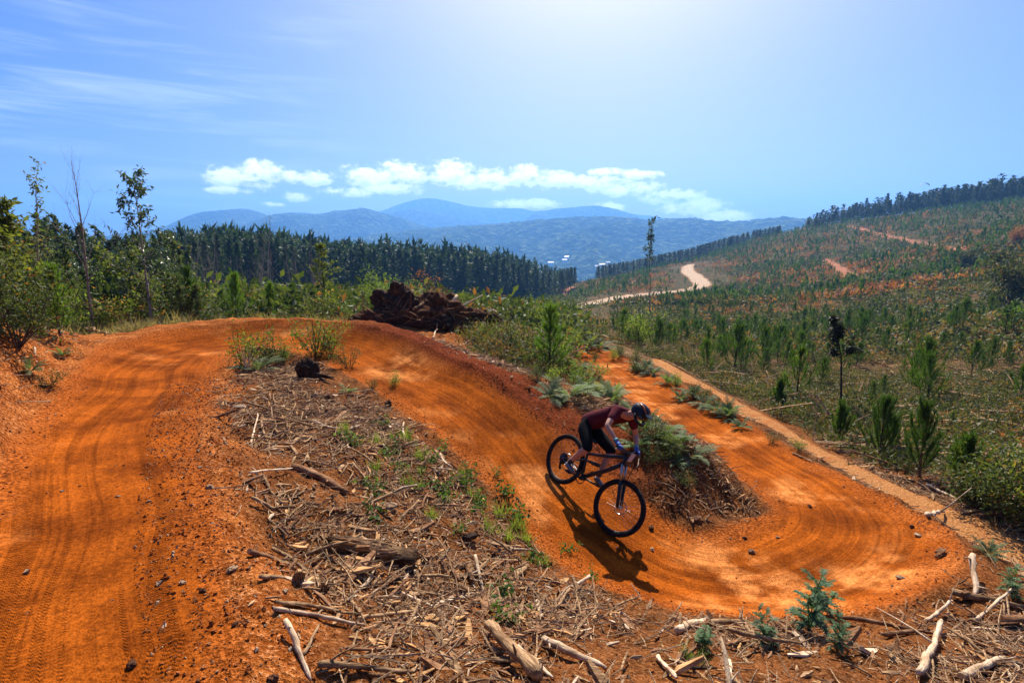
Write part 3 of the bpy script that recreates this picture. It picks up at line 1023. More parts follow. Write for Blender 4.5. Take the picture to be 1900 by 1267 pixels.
def leafy_tree(seed, h, first=.25, spread=.3, prim=14, sub=4, lpt=14, lsize=.09, trunk=.02, droop=.3, elev=45, aspect=.4, blob=.5, top=1.0, stems=1):
    """open crowned tree: trunk, limbs, twigs and leaf sprays along the twigs"""
    g = np.random.default_rng(seed)
    tr, cr = Geo(), Geo()
    for st in range(stems):
        d0 = unit(np.array([g.normal(0, .05 if stems == 1 else .28), g.normal(0, .05 if stems == 1 else .28), 1.0]))
        hh = h * (1 if st == 0 else g.uniform(.6, .95))
        T = bend((0, 0, -.06), d0, hh * top + .06, 8, g, up=.3, wob=.045)
        rad = np.linspace(trunk * hh, trunk * hh * .12, 9)
        tr.add(*tube(T, rad, 7))
        for k in range(prim):
            f = first + (1 - first) * (k + g.random() * .8) / prim
            i = min(int(f * 8), 7)
            p = T[i] + (T[i + 1] - T[i]) * (f * 8 - i)
            a = k * 2.4 + g.uniform(-.5, .5)
            el = R(elev + g.uniform(-15, 15) + 22 * f)
            L = hh * spread * (1.15 - .8 * f) * g.uniform(.6, 1.2)
            d = np.array([math.cos(a) * math.cos(el), math.sin(a) * math.cos(el), math.sin(el)])
            P = bend(p, d, L, 5, g, up=.4, wob=.10)
            r0 = trunk * hh * (1 - f * .85) * .42
            tr.add(*tube(P, np.linspace(r0, r0 * .2, 6), 5, cap=False))
            for m in range(sub):
                q = P[g.integers(2, 6)]
                d2 = unit(d + g.normal(0, .6, 3) + np.array([0, 0, .2]))
                L2 = L * g.uniform(.3, .6)
                S = bend(q, d2, L2, 3, g, up=.1, wob=.14)
                tr.add(*tube(S, np.linspace(r0 * .3, r0 * .1, 4), 3, cap=False))
                if lpt:
                    t = g.uniform(0, 2.999, lpt)
                    ii = t.astype(int)
                    pos = S[ii] + (S[ii + 1] - S[ii]) * (t - ii)[:, None] + g.normal(0, L2 * .22 * blob, (lpt, 3))
                    leaves(cr, pos, lsize, aspect, droop, g=g)
    return tr, cr


def shrub(seed, h, w, n=700, lsize=.05, aspect=.45, stems=9, hollow=.35):
    """rounded, gappy bush: stems fan out, leaves in clumps round their ends"""
    g = np.random.default_rng(seed)
    tr, cr = Geo(), Geo()
    per = max(6, n // (stems * 4))
    for s in range(stems):
        a = g.uniform(0, 6.28)
        sp = g.uniform(.1, 1.0)
        d = unit(np.array([math.cos(a) * sp * w / h, math.sin(a) * sp * w / h, 1.0]))
        L = h * g.uniform(.6, 1.0) * (1 + .3 * sp * w / h)
        P = bend((math.cos(a) * .03, math.sin(a) * .03, -.04), d, L, 5, g, up=.25, wob=.12)
        tr.add(*tube(P, np.linspace(.008 * h + .003, .002, 6), 4, cap=False))
        for m in range(4):
            q = P[g.integers(2, 6)] + g.normal(0, .06 * w, 3)
            tr.add(*tube([P[2], q], [.003 * h + .001, .001], 3, cap=False))
            pos = q + g.normal(0, .11 * (w + h) * .5, (per, 3))
            pos[:, 2] = np.maximum(pos[:, 2], h * .02)
            leaves(cr, pos, lsize, aspect, .1, g=g)
    return tr, cr


def fern(seed, L=.5, fronds=11, pairs=15, up=55, pin=.11, pw=.020):
    """bracken clump: arching fronds with pinnae down both sides"""
    g = np.random.default_rng(seed)
    tr, cr = Geo(), Geo()
    for f in range(fronds):
        a = f * 2.4 + g.uniform(-.4, .4)
        el = R(up + g.uniform(-22, 18))
        d = np.array([math.cos(a) * math.cos(el), math.sin(a) * math.cos(el), math.sin(el)])
        LL = L * g.uniform(.65, 1.15)
        P = bend((0, 0, -.02), d, LL, 8, g, up=-1.1, wob=.04)
        tr.add(*tube(P, np.linspace(.006, .0015, 9) * (L / .5), 3, cap=False))
        t = np.linspace(2.0, 7.9, pairs)
        i = t.astype(int)
        q = P[i] + (P[i + 1] - P[i]) * (t - i)[:, None]
        tg = unit(P[i + 1] - P[i])
        sd = unit(np.cross(tg, np.array([0, 0, 1.0])))
        ln = pin * (L / .5) * np.sin(np.linspace(.5, 2.95, pairs)) * g.uniform(.85, 1.15, pairs)
        for sg in (-1, 1):
            dd = unit(sd * sg + tg * .45 + g.normal(0, .1, (pairs, 3)) + np.array([0, 0, -.12]))
            wv = tg * (pw * L / .5)
            V = np.stack([q - wv * .5, q + wv * .5, q + dd * ln[:, None] * .6 + wv * .35, q + dd * ln[:, None]], 1).reshape(-1, 3)
            cr.add(V, np.arange(4 * pairs).reshape(-1, 4), np.repeat(np.clip(g.random(pairs) * .6 + f / fronds * .38, 0, 1), 4))
    return tr, cr


def feathery(seed, h=.5, stems=3, fronds=12, pairs=16):
    """wattle seedling: upright stems with feather leaves all the way up"""
    g = np.random.default_rng(seed)
    tr, cr = Geo(), Geo()
    for s in range(stems):
        hh = h * (1 if s == 0 else g.uniform(.45, .8))
        T_ = bend((0, 0, -.02), unit(np.array([g.normal(0, .25 if s else .08), g.normal(0, .25 if s else .08), 1])), hh, 8, g, .2, .06)
        tr.add(*tube(T_, np.linspace(.012 * h, .002, 9), 5, cap=False))
        for f in range(fronds):
            t = 1.2 + 6.6 * (f + g.random() * .8) / fronds
            i = min(int(t), 7)
            p = T_[i] + (T_[i + 1] - T_[i]) * (t - i)
            a = f * 2.4 + g.uniform(-.6, .6)
            el = R(g.uniform(5, 60))
            d = np.array([math.cos(a) * math.cos(el), math.sin(a) * math.cos(el), math.sin(el)])
            P = bend(p, d, h * g.uniform(.22, .40) * (1.1 - .05 * t), 5, g, -.7, .10)
            tr.add(*tube(P, np.linspace(.003, .001, 6), 3, cap=False))
            u = np.linspace(.6, 4.95, pairs)
            j = u.astype(int)
            q = P[j] + (P[j + 1] - P[j]) * (u - j)[:, None]
            tg = unit(P[j + 1] - P[j])
            sd = unit(np.cross(tg, np.array([0, 0, 1.0])))
            ln = h * .085 * np.sin(np.linspace(.6, 2.9, pairs)) * g.uniform(.7, 1.2, pairs)
            for sg in (-1, 1):
                dd = unit(sd * sg + tg * .5 + g.normal(0, .22, (pairs, 3)))
                V = np.stack([q - tg * .006, q + tg * .006, q + dd * ln[:, None]], 1).reshape(-1, 3)
                cr.add(V, np.arange(3 * pairs).reshape(-1, 3), np.repeat(g.random(pairs), 3))
    return tr, cr


def tuft(seed, h=.25, n=60, w=.012, spread=.5):
    g = np.random.default_rng(seed)
    cr = Geo()
    base = np.stack([g.normal(0, .05 * h / .25, n), g.normal(0, .05 * h / .25, n), np.full(n, -.01)], 1)
    d = unit(np.stack([g.normal(0, spread, n), g.normal(0, spread, n), np.ones(n)], 1))
    blades(cr, base, d, h * g.uniform(.5, 1.15, n), w, g=g)
    return cr


def weed(seed, s=.18, n=46):
    """low broad-leaved weed"""
    g = np.random.default_rng(seed)
    cr = Geo()
    for k in range(7):
        a = g.uniform(0, 6.28)
        P = bend((0, 0, 0), (math.cos(a), math.sin(a), g.uniform(.5, 1.6)), s * g.uniform(.6, 1.1), 3, g, 0, .2)
        cr.add(*tube(P, [.003, .0025, .002, .001], 3, cap=False), .4)
        leaves(cr, P[g.integers(1, 4, n // 7)] + g.normal(0, s * .14, (n // 7, 3)), s * .30, .55, 0, g=g)
    return cr


def plant(name, parts, loc, label, cat, mats, group=None, rz=None, scale=1.0, names=('trunk', 'crown')):
    root = empty(name, loc, label, cat, group)
    root.rotation_euler.z = random.uniform(0, 6.28) if rz is None else rz
    root.scale = (scale,) * 3
    tr, cr = parts
    if tr is not None:
        tr.mk(names[0], mats[0], root)
    cr.mk(names[1], mats[1], root, smooth=False)
    return root


def again(root, loc, label=None, rz=None, scale=1.0, group=None):
    c = copy_tree(root)
    c.location = loc
    c.rotation_euler.z = random.uniform(0, 6.28) if rz is None else rz
    c.scale = (scale,) * 3 if not isinstance(scale, tuple) else scale
    if label:
        c['label'] = label
    if group:
        c['group'] = group
    return c


def tall(px, top, base):
    """height a thing standing at base needs to reach photo row top"""
    x, fw, up = ray(px, top)
    r = math.hypot(base.x, base.y)
    return CZ + up / math.hypot(x, fw) * r - base.z


# ------------------------------------------------------------------ pine plantation on the far slope
FPROF = np.array([(300, 442), (380, 434), (430, 431), (480, 433), (550, 443), (620, 451), (700, 456), (780, 459), (860, 464), (920, 474), (980, 489), (1030, 502), (1062, 518)])
H0P = 18.0
FP = [forest_pine(100 + i, H0P, crown0=.16 + .06 * (i % 3), rad=.13 + .014 * (i % 4), clumps=64, per=9, sz=.8) for i in range(6)]


def forest():
    protos, n = {}, 0
    rest = []
    g = np.random.default_rng(5)
    cand = []
    for row in range(10):
        px = 318.0
        while px < 1066:
            r0 = np.interp(px, [300, 450, 600, 750, 900, 1060], [96, 118, 138, 158, 185, 240]) + row * 7.5 + g.uniform(-3, 3)
            cand.append((row, px + g.uniform(-5, 5), r0))
            px += 2.3 / r0 * 1000 * g.uniform(.75, 1.3)
    for row, px, r0 in cand:
        b = out_at(px, r0)
        top = np.interp(px, FPROF[:, 0], FPROF[:, 1]) + max(0, 10 - row * 3.0) + g.normal(3, 6.5)
        h = tall(px, top, b)
        h = min(max(h, 9.0), 27.0)
        if row < 2 and n < 135:
            k = int(g.integers(0, 6))
            if k not in protos:
                protos[k] = plant('pine_tree', FP[k], b, 'tall dark plantation pine in the front ranks of the forest block', 'pine tree', (M_BARK, M_FOREST),
                                  'front ranks of the pine forest', scale=h / H0P)
            else:
                again(protos[k], b, scale=(h / H0P * g.uniform(.8, 1.5), h / H0P * g.uniform(.8, 1.5), h / H0P))
            n += 1
        else:
            rest.append((b, h))
    geo = Geo()
    low = [forest_pine(300 + i, H0P, crown0=.10, rad=.13, clumps=30, per=4, sz=1.3)[1].arrays()[:2] for i in range(4)]
    pos = np.array([b for b, h in rest])
    scatter(geo, low, pos, rots(len(rest), .01), np.array([h / H0P for b, h in rest]))
    geo.mk('pine_forest', M_FOREST, smooth=False, kind='stuff', label='mass of dark pines behind the front ranks', cat='forest')
    return protos


PROT = forest()


def crest(px, r0=300, r1=640):
    """plan distance where the hill meets the sky on a photo column"""
    x, fw, up = ray(px, HORIZON)
    h = math.hypot(x, fw)
    rr = np.linspace(r0, r1, 60)
    z = land(x / h * rr, fw / h * rr)
    return float(rr[np.argmax(z / rr)])


def ridge_pines():
    g = np.random.default_rng(9)
    tp = np.array([(1490, 408), (1540, 388), (1600, 378), (1660, 366), (1720, 355), (1780, 345), (1850, 337), (1960, 335)])
    cx = np.linspace(1490, 1960, 16)
    cr = np.array([crest(c) for c in cx])
    mass = []
    for row in range(5):
        px = 1497.0
        while px < 1955:
            r0 = np.interp(px, cx, cr) - 14 + row * 8 + g.uniform(-3, 3)
            b = out_at(px, r0)
            h = min(max(tall(px, np.interp(px, tp[:, 0], tp[:, 1]) + g.normal(2, 5) + (4 if row == 0 else 0), b), 6), 28)
            if row < 2:
                again(PROT[int(g.integers(0, 6))], b, 'dark pine on the skyline of the bare red hill', scale=(max(h / H0P * 1.5, .8) * g.uniform(.8, 1.3),) * 2 + (h / H0P,), group='skyline pines on the hilltop')
            else:
                mass.append((b, h))
            px += g.uniform(3, 14)
    geo = Geo()
    low = [forest_pine(330 + i, H0P, crown0=.06, rad=.18, clumps=26, per=4, sz=1.5)[1].arrays()[:2] for i in range(4)]
    scatter(geo, low, np.array([b for b, h in mass]), rots(len(mass), .01), np.array([(max(h / H0P * 1.6, .8), max(h / H0P * 1.6, .8), h / H0P) for b, h in mass]))
    geo.mk('ridge_pine_forest', M_FOREST, smooth=False, kind='stuff', label='mass of pines behind the skyline rank', cat='forest')
    tp = np.array([(1120, 500), (1200, 486), (1300, 470), (1430, 450)])
    mass = []
    for row in range(5):
        px = 1112.0
        while px < 1445:
            r0 = np.interp(px, [1120, 1280, 1430], [345, 400, 470]) + row * 9 + g.uniform(-4, 4)
            b = out_at(px, r0)
            h = min(max(tall(px, np.interp(px, tp[:, 0], tp[:, 1]) + g.normal(0, 4.5), b), 9), 28)
            if row < 1:
                again(PROT[int(g.integers(0, 6))], b, 'blue-green pine in the belt behind the winding gravel road', scale=(max(h / H0P * 1.5, .85) * g.uniform(.8, 1.25),) * 2 + (h / H0P,), group='belt of pines behind the road')
            else:
                mass.append((b, h))
            px += g.uniform(3, 12)
    geo = Geo()
    scatter(geo, low, np.array([b for b, h in mass]), rots(len(mass), .01), np.array([(max(h / H0P * 1.5, .8), max(h / H0P * 1.5, .8), h / H0P) for b, h in mass]))
    geo.mk('belt_pine_forest', M_FOREST, smooth=False, kind='stuff', label='mass of pines behind the belt along the road', cat='forest')


ridge_pines()


def valley_wood():
    g = np.random.default_rng(21)
    geo = Geo()
    n = 2600
    px = g.uniform(880, 1190, n)
    r = 620 * (2050 / 620) ** g.random(n)
    x = (px - 950) / 1000 / math.cos(PITCH)
    X, Y = r * np.sin(np.arctan(x)), r * np.cos(np.arctan(x))
    z = land(X, Y) + CZ
    bs = []
    for i in range(4):
        cr = Geo()
        gg = np.random.default_rng(60 + i)
        p = unit(gg.normal(0, 1, (22, 3))) * gg.uniform(.5, 1, (22, 1)) * np.array([.5, .5, .55]) + np.array([0, 0, .55])
        leaves(cr, p, .5, .8, 0, g=gg)
        bs.append(cr.arrays()[:2])
    scatter(geo, bs, np.stack([X, Y, z], 1), rots(n, .02), g.uniform(8, 17, n))
    geo.mk('valley_forest', M_FOREST, smooth=False, kind='stuff', label='hazy gum forest filling the valley floor', cat='forest')


valley_wood()


# ------------------------------------------------------------------ young pines and scrub on the replanted slope
def pick(bases, i):
    return bases[i % len(bases)]


def slope():
    g = np.random.default_rng(31)
    pts = []
    # planting rows follow the contour: rows 3.2 m apart, plants 2.3 m apart
    for a in np.arange(-60, 460, 2.9):
        for b in np.arange(-40, 480, 2.4):
            pts.append((a, b))
    P = np.array(pts)
    ang = R(-24)
    X = P[:, 0] * math.cos(ang) - P[:, 1] * math.sin(ang) + g.normal(0, .9, len(P)) + 2.5 * np.sin(P[:, 1] * .05)
    Y = P[:, 0] * math.sin(ang) + P[:, 1] * math.cos(ang) + g.normal(0, .9, len(P)) + 12
    r = np.hypot(X, Y)
    pxx = 950 + 1000 * X / np.maximum(Y, .1) * math.cos(PITCH)
    ok = (Y > 3) & (r > 10) & (r < 440) & (pxx < 1960) & (pxx > np.where(r > 60, 985, 1080))
    X, Y, r, pxx = X[ok], Y[ok], r[ok], pxx[ok]
    z, m = land(X, Y, True)
    keep = (m['track'] < .05) & (m['foot'] < .05) & ((m['d2'] > 1.5) | (r > 45)) & ((np.abs(m['d']) > 2.6))
    keep &= ~((r < 45) & (m['d2'] < 0))
    for L in [ROAD] + HILLTR:
        _, d, i = near_line(X, Y, L, 30)
        keep &= np.abs(d) > L[i, 3] * 1.2 + .4
        if L is ROAD:
            keep &= (np.abs(d) > 19) | (g.random(len(X)) < .06)
    keep &= g.random(len(X)) < np.where(r > 130, .8, np.where(r > 60, .85, 1.0)) * np.clip(.85 + 1.1 * fbm(X * .03, Y * .03, 3, 61), .15, 1)
    keep &= ~((pxx < 1130) & (r < 60))
    # the belt of forest and the ridge crest limit the planting
    X, Y, r, z, pxx = X[keep], Y[keep], r[keep], z[keep] + CZ, pxx[keep]
    o = np.argsort(r)
    X, Y, r, z, pxx = X[o], Y[o], r[o], z[o], pxx[o]
    # drop those hidden behind rises of the ground
    near_k = [i for i in range(len(X)) if 400 < 1e9][:300]
    hi = [young_pine(400 + i, 1.0, whorls=4 + i % 2, per=5 + i % 2, needles=30, nl=.16, nw=.013, spread=.50 + .06 * (i % 4)) for i in range(8)]
    protos = {}
    for c, i in enumerate(near_k):
        p = (X[i], Y[i], z[i] - .03)
        h = float(np.clip(np.exp(g.normal(math.log(1.4), .36)), .5, 2.4)) * .92
        k = int(g.integers(0, 8))
        if k not in protos:
            protos[k] = plant('pine_sapling', hi[k], p, 'knee to chest high pine seedling planted on the cleared slope', 'pine sapling', (M_BARK, M_PINE),
                              'pine seedlings in rows on the cleared slope', scale=h, names=('stem', 'needles'))
        else:
            o = again(protos[k], p, scale=(h * g.uniform(.8, 1.35), h * g.uniform(.8, 1.35), h))
            o.rotation_euler.x, o.rotation_euler.y = g.normal(0, .07), g.normal(0, .07)
    # beyond those: the same plantation as one mass
    i = np.arange(300, len(X))
    mid = i[r[i] < 120]
    far = i[r[i] >= 120]
    geo = Geo()
    mb = [young_pine(500 + k, 1.0, whorls=5, per=4, needles=4, nl=.26, nw=.05, spread=.48)[1].arrays()[:2] for k in range(5)]
    scatter(geo, mb, np.stack([X[mid], Y[mid], z[mid]], 1), rots(len(mid), .04), np.clip(g.normal(1.6, .45, len(mid)), .6, 2.9))
    fb = [young_pine(600 + k, 1.0, whorls=3, per=3, needles=2, nl=.40, nw=.14, spread=.44)[1].arrays()[:2] for k in range(4)]
    scatter(geo, fb, np.stack([X[far], Y[far], z[far]], 1), rots(len(far), .04), np.clip(g.normal(1.9, .6, len(far)), .7, 4.0))
    geo.mk('plantation_seedlings', M_PINE, smooth=False, kind='stuff', label='mass of young pines covering the far slope', cat='seedlings')

    # scrub between the rows: bracken, regrowth, dead brown clumps
    n = 34000
    pa = R(-5) + R(52) * g.random(n)
    rr = 11 * (440 / 11) ** (g.random(n) ** .62)
    X, Y = rr * np.sin(pa), rr * np.cos(pa)
    z, m = land(X, Y, True)
    keep = (m['track'] < .02) & (m['foot'] < .02) & ((m['d2'] > 1.0) | (rr > 45)) & (np.abs(m['d']) > 1.8) & ~((rr < 45) & (m['d2'] < 0))
    for L in [ROAD] + HILLTR:
        _, d, i = near_line(X, Y, L, 30)
        keep &= np.abs(d) > L[i, 3] * 1.05
        if L is ROAD:
            keep &= (np.abs(d) > 11) | (g.random(len(X)) < .1)
    X, Y, z, rr = X[keep], Y[keep], z[keep] + CZ, rr[keep]
    sb = []
    for k in range(6):
        gg = np.random.default_rng(700 + k)
        cr = Geo()
        p = gg.normal(0, 1, (16, 3)) * np.array([.32, .32, .17]) + np.array([0, 0, .22])
        p[:, 2] = np.abs(p[:, 2])
        leaves(cr, p, .36, .5, -.5, g=gg)
        sb.append(cr.arrays()[:2])
    patch = fbm(X * .035, Y * .035, 3, 77) * .5 + .5
    pt = fbm(X * .02, Y * .03, 3, 99)
    sc_ = np.where(rr < 40, .45, np.where(rr < 110, 1.0, 2.0)) * g.uniform(.5, 1.4, len(X)) * (.6 + .8 * patch)
    green = (pt + g.normal(0, .22, len(X))) > np.where(rr < 60, .16, -.14)
    fine_b = []
    for k in range(6):
        gg = np.random.default_rng(720 + k)
        cr = Geo()
        p = gg.normal(0, 1, (46, 3)) * np.array([.34, .34, .20]) + np.array([0, 0, .22])
        p[:, 2] = np.abs(p[:, 2])
        blades(cr, p, unit(gg.normal(0, 1, (46, 3)) + np.array([0, 0, .6])), .19, .055, g=gg)
        fine_b.append(cr.arrays()[:2])
    for nm, mat, sel in (('scrub', M_HILLVEG, green), ('dead_bracken', M_RUST, ~green & (rr >= 60) & (g.random(len(X)) < .45)), ('dry_bracken', M_DRY, ~green & (rr < 60))):
        geo = Geo()
        q = np.where(sel & (rr < 42))[0]
        scatter(geo, fine_b, np.stack([X[q], Y[q], z[q]], 1), rots(len(q), .1), sc_[q])
        q = np.where(sel & (rr >= 42))[0]
        scatter(geo, sb, np.stack([X[q], Y[q], z[q]], 1), rots(len(q), .1), sc_[q])
        geo.mk(nm + '_undergrowth', mat, smooth=False, kind='stuff', label={'scrub': 'low regrowth between the seedlings', 'dead_bracken': 'rusty dead bracken between the far seedlings', 'dry_bracken': 'straw-brown dead bracken between the near seedlings'}[nm], cat='undergrowth')
    # grey slash: felled sticks left between the rows
    q = np.where((rr < 140) & (g.random(len(X)) < .33))[0]
    sticks = [tube(bend((-.5, 0, 0), (1, 0, 0), 1.0, 3, np.random.default_rng(800 + k), 0, .12), [.022, .02, .016, .01], 3, cap=False) for k in range(4)]
    geo = Geo()
    scatter(geo, sticks, np.stack([X[q], Y[q], z[q] + .04], 1), rots(len(q), .12), g.uniform(.4, 1.8, len(q)))
    geo.mk('slash_sticks', M_WOOD, smooth=False, kind='stuff', label='grey felled sticks strewn between the seedlings', cat='slash')


slope()
# ------------------------------------------------------------------ hand-placed trees and bushes
def T(px, py, rmin=0.0):
    return at(px, py, rmin)


def scrub_belt():
    """regrowth behind the upper berm, from the photo, left to right"""
    b = out_at(150, 15.5)
    h = tall(150, 300, b)
    plant('bare_sapling', leafy_tree(1, h, first=.3, spread=.34, prim=16, sub=5, lpt=0, trunk=.010, elev=62), b,
          'tall leafless silvery sapling with fine upright twigs', 'tree', (M_GUMBARK, M_GUMBARK)) if False else None
    t, c = leafy_tree(1, h, first=.3, spread=.36, prim=17, sub=6, lpt=0, trunk=.0085, elev=60)
    root = empty('bare_sapling', b, 'tall leafless silvery sapling with fine upright twigs behind the berm', 'tree')
    t.mk('trunk', M_GUMBARK, root)
    b = out_at(262, 16.5)
    h = tall(262, 322, b)
    plant('gum_sapling', leafy_tree(2, h, first=.18, spread=.26, prim=26, sub=5, lpt=11, lsize=.13, trunk=.010, droop=.6, elev=40, aspect=.32), b,
          'tall slim gum sapling with sparse drooping leaves against the sky', 'tree', (M_GUMBARK, M_EUC))
    b = out_at(20, 12.5)
    h = tall(20, 395, b)
    plant('wattle_tree', leafy_tree(3, h, first=.12, spread=.34, prim=20, sub=6, lpt=20, lsize=.12, trunk=.014, droop=.2, elev=38), b,
          'yellowish wattle at the picture edge above the orange bank', 'tree', (M_BARK, M_ACAC))
    b = out_at(62, 14)
    h = tall(62, 318, b)
    plant('thin_wattle', leafy_tree(4, h, first=.35, spread=.24, prim=18, sub=5, lpt=3, lsize=.09, trunk=.008, elev=60), b,
          'thin nearly bare wattle with a few ochre leaves at its top', 'tree', (M_GUMBARK, M_ACAC))
    for k, (px, r, top, sd, lab, m) in enumerate((
            (85, 11.5, 498, 11, 'bright green young pine above the orange bank', M_PINE_Y), (345, 17, 500, 12, 'dark full young pine standing beside a black stem', M_PINE),
            (425, 18, 508, 13, 'green young pine just behind the crest of the berm', M_PINE_Y), (492, 19, 528, 14, 'short young pine behind the middle of the berm', M_PINE_Y),
            (538, 20, 530, 15, 'dark small pine among yellow scrub behind the berm', M_PINE), (575, 19, 545, 16, 'tiny pine beside the slender berm tree', M_PINE))):
        b = out_at(px, r)
        h = tall(px, top, b)
        plant('young_pine', young_pine(sd, h, whorls=6, per=6, needles=80, nl=.15, nw=.012, spread=.48), b, lab, 'young pine', (M_BARK, m), names=('stem', 'needles'))
    b = T(366, 589)
    h = tall(366, 478, b)
    root = empty('bare_pole', b, 'thin black bare stem rising from the berm crest', 'tree')
    leafy_tree(5, h, first=.55, spread=.16, prim=9, sub=3, lpt=0, trunk=.013, elev=50)[0].mk('trunk', M_DARKBARK, root)
    b = T(607, 590)
    h = tall(612, 455, b)
    plant('slender_tree', leafy_tree(6, h, first=.35, spread=.30, prim=16, sub=5, lpt=13, lsize=.10, trunk=.016, droop=.1, elev=38), b,
          'slender tree with airy yellow-green foliage rooted on the berm crest', 'tree', (M_DARKBARK, M_ACAC), rz=.5)
    b = out_at(690, 20)
    plant('lime_wattle', shrub(7, tall(690, 508, b), 1.7, n=2600, lsize=.10, aspect=.3, stems=14), b, 'soft lime-green wattle bush behind the root heap', 'shrub', (M_BARK, M_LIME), names=('stems', 'foliage'))
    b = out_at(740, 22)
    plant('lime_wattle', shrub(8, tall(740, 520, b), 1.4, n=1800, lsize=.10, aspect=.3, stems=12), b, 'smaller lime wattle bush touching the dark root plate', 'shrub', (M_BARK, M_LIME), names=('stems', 'foliage'))
    b = out_at(805, 19)
    plant('dead_bracken_plant', shrub(9, tall(805, 500, b), .35, n=350, lsize=.10, aspect=.3, stems=8), b, 'upright rusty dead shrub behind the root heap', 'shrub', (M_BARK, M_RUST), names=('stems', 'foliage'))
    b = out_at(760, 21)
    plant('dead_bracken_plant', shrub(10, tall(760, 512, b), .9, n=400, lsize=.08, aspect=.3, stems=10), b, 'reddish bare shrub between lime wattle and root plate', 'shrub', (M_BARK, M_RUST), names=('stems', 'foliage'))
    # dark bush above the bank, lower left
    specs = [(30, 642, .95, .95, M_SHRUB, 'big dark bush overhanging the orange bank', 2600), (-25, 610, 1.2, .9, M_SHRUB, 'dark bush cut off by the picture edge above the bank', 2200),
             (85, 612, .6, .6, M_ACAC, 'yellow-tipped bush under the bright young pine', 1100), (120, 592, .55, .5, M_SHRUB, 'small olive bush at the foot of the bare sapling', 800)]
    for k, (px, py, h, w_, m, lab, n) in enumerate(specs):
        plant('scrub_bush', shrub(20 + k, h, w_, n=n, lsize=.055, stems=14), T(px, py), lab, 'bush', (M_BARK, m), names=('stems', 'foliage'))
    # mixed trees between bank and pine forest
    g = np.random.default_rng(3)
    kinds = [leafy_tree(40 + i, 8.0, first=.12, spread=.26, prim=20, sub=5, lpt=9, lsize=.34, trunk=.012, droop=.3, elev=38, aspect=.45, blob=.8) for i in range(3)]
    pr = []
    lst = []
    for i in range(64):
        px = -10 + 350 * (i + g.random()) / 64
        lst.append((px, g.uniform(24, 70), np.interp(px, [0, 60, 100, 140, 200, 260, 320, 335], [425, 412, 405, 425, 436, 440, 430, 440]) + g.uniform(-4, 38)))
    for i, (px, r, top) in enumerate(lst):
        b = out_at(px, r)
        h = max(tall(px, top, b), 3)
        if i % 3 == 2:
            again(PROT[int(g.integers(0, 6))], b, 'dark pine among the gums beyond the left bank', scale=h / H0P * 1.02, group='pines among the gums')
        elif len(pr) < 3:
            pr.append(plant('gum_tree', kinds[len(pr)], b, 'mid-green gum in the thicket beyond the bare sapling', 'gum tree', (M_GUMBARK, (M_EUC, M_SHRUB, M_EUC)[len(pr)]), 'gum thicket', scale=h / 8))
        else:
            again(pr[int(g.integers(0, 3))], b, scale=h / 8)
    # regrowth shrubs between berm and forest
    sh = [shrub(60 + i, 1.0, .9, n=420, lsize=.11, aspect=.4, stems=9) for i in range(5)]
    ms = [M_SHRUB, M_ACAC, M_SHRUB, M_LIME, M_DRY]
    pr = {}
    for i in range(120):
        px = g.uniform(60, 640) if i < 84 else g.uniform(620, 1010)
        r = g.uniform(15.5, 34) if i < 84 else g.uniform(19, 40)
        b = out_at(px, r)
        h = g.uniform(.5, 1.35) * (1.0 if px < 640 else .8)
        k = int(g.integers(0, 5))
        if k not in pr:
            pr[k] = plant('regrowth_shrub', sh[k], b, ('olive', 'yellowish', 'dark green', 'lime', 'dead brown')[k] + ' knee-high shrub in the regrowth behind the berm', 'shrub', (M_BARK, ms[k]),
                          'regrowth shrubs behind the berm', scale=h, names=('stems', 'foliage'))
        else:
            again(pr[k], b, scale=(h * g.uniform(.8, 1.3), h * g.uniform(.8, 1.3), h))
    # taller regrowth walling in the left side
    th = [leafy_tree(45 + i, 3.0, first=.08, spread=.34, prim=18, sub=5, lpt=12, lsize=.15, trunk=.012, droop=.2, elev=35, aspect=.42, blob=.9, stems=2) for i in range(4)]
    tm = [M_SHRUB, M_ACAC, M_EUC, M_SHRUB]
    tn = ['dark olive', 'yellowish', 'grey-green', 'mid-green']
    pt = {}
    for i in range(46):
        px = -40 + 390 * (i + g.random()) / 46
        b = out_at(px, g.uniform(15.5, 30) if px > 60 else g.uniform(11, 22))
        h = tall(px, g.uniform(455, 560), b)
        h = min(max(h, 1.0), 4.2)
        k = int(g.integers(0, 4))
        if k not in pt:
            pt[k] = plant('tall_shrub', th[k], b, tn[k] + ' tall shrub in the thicket above the left bank', 'shrub', (M_GUMBARK, tm[k]), 'thicket above the left bank', scale=h / 3)
        else:
            again(pt[k], b, scale=(h / 3 * g.uniform(.9, 1.3), h / 3 * g.uniform(.9, 1.3), h / 3))
    # grey dead stems standing before the forest edge
    dead = leafy_tree(80, 5.0, first=.3, spread=.3, prim=12, sub=4, lpt=0, trunk=.009, elev=50)[0]
    p0 = None
    for i in range(34):
        px = g.uniform(330, 600)
        b = out_at(px, g.uniform(46, 88))
        if p0 is None:
            p0 = empty('dead_tree', b, 'grey leafless young tree before the pine forest', 'dead tree', 'grey dead trees before the forest')
            dead.mk('trunk', M_GUMBARK, p0)
        else:
            again(p0, b, scale=g.uniform(.7, 1.6))
    geo = Geo()
    n = 5200
    px = g.uniform(-60, 1060, n)
    r = 14 * (115 / 14) ** g.random(n)
    x = (px - 950) / 1000 / math.cos(PITCH)
    X, Y = r * np.sin(np.arctan(x)), r * np.cos(np.arctan(x))
    z, m = land(X, Y, True)
    k = (m['track'] < .02) & (np.abs(m['d']) > 1.9) & (px < np.where(r < 18, 640, 1060))
    bs = [tuft(90 + i, .30, 20, .024, .6).arrays()[:2] for i in range(3)]
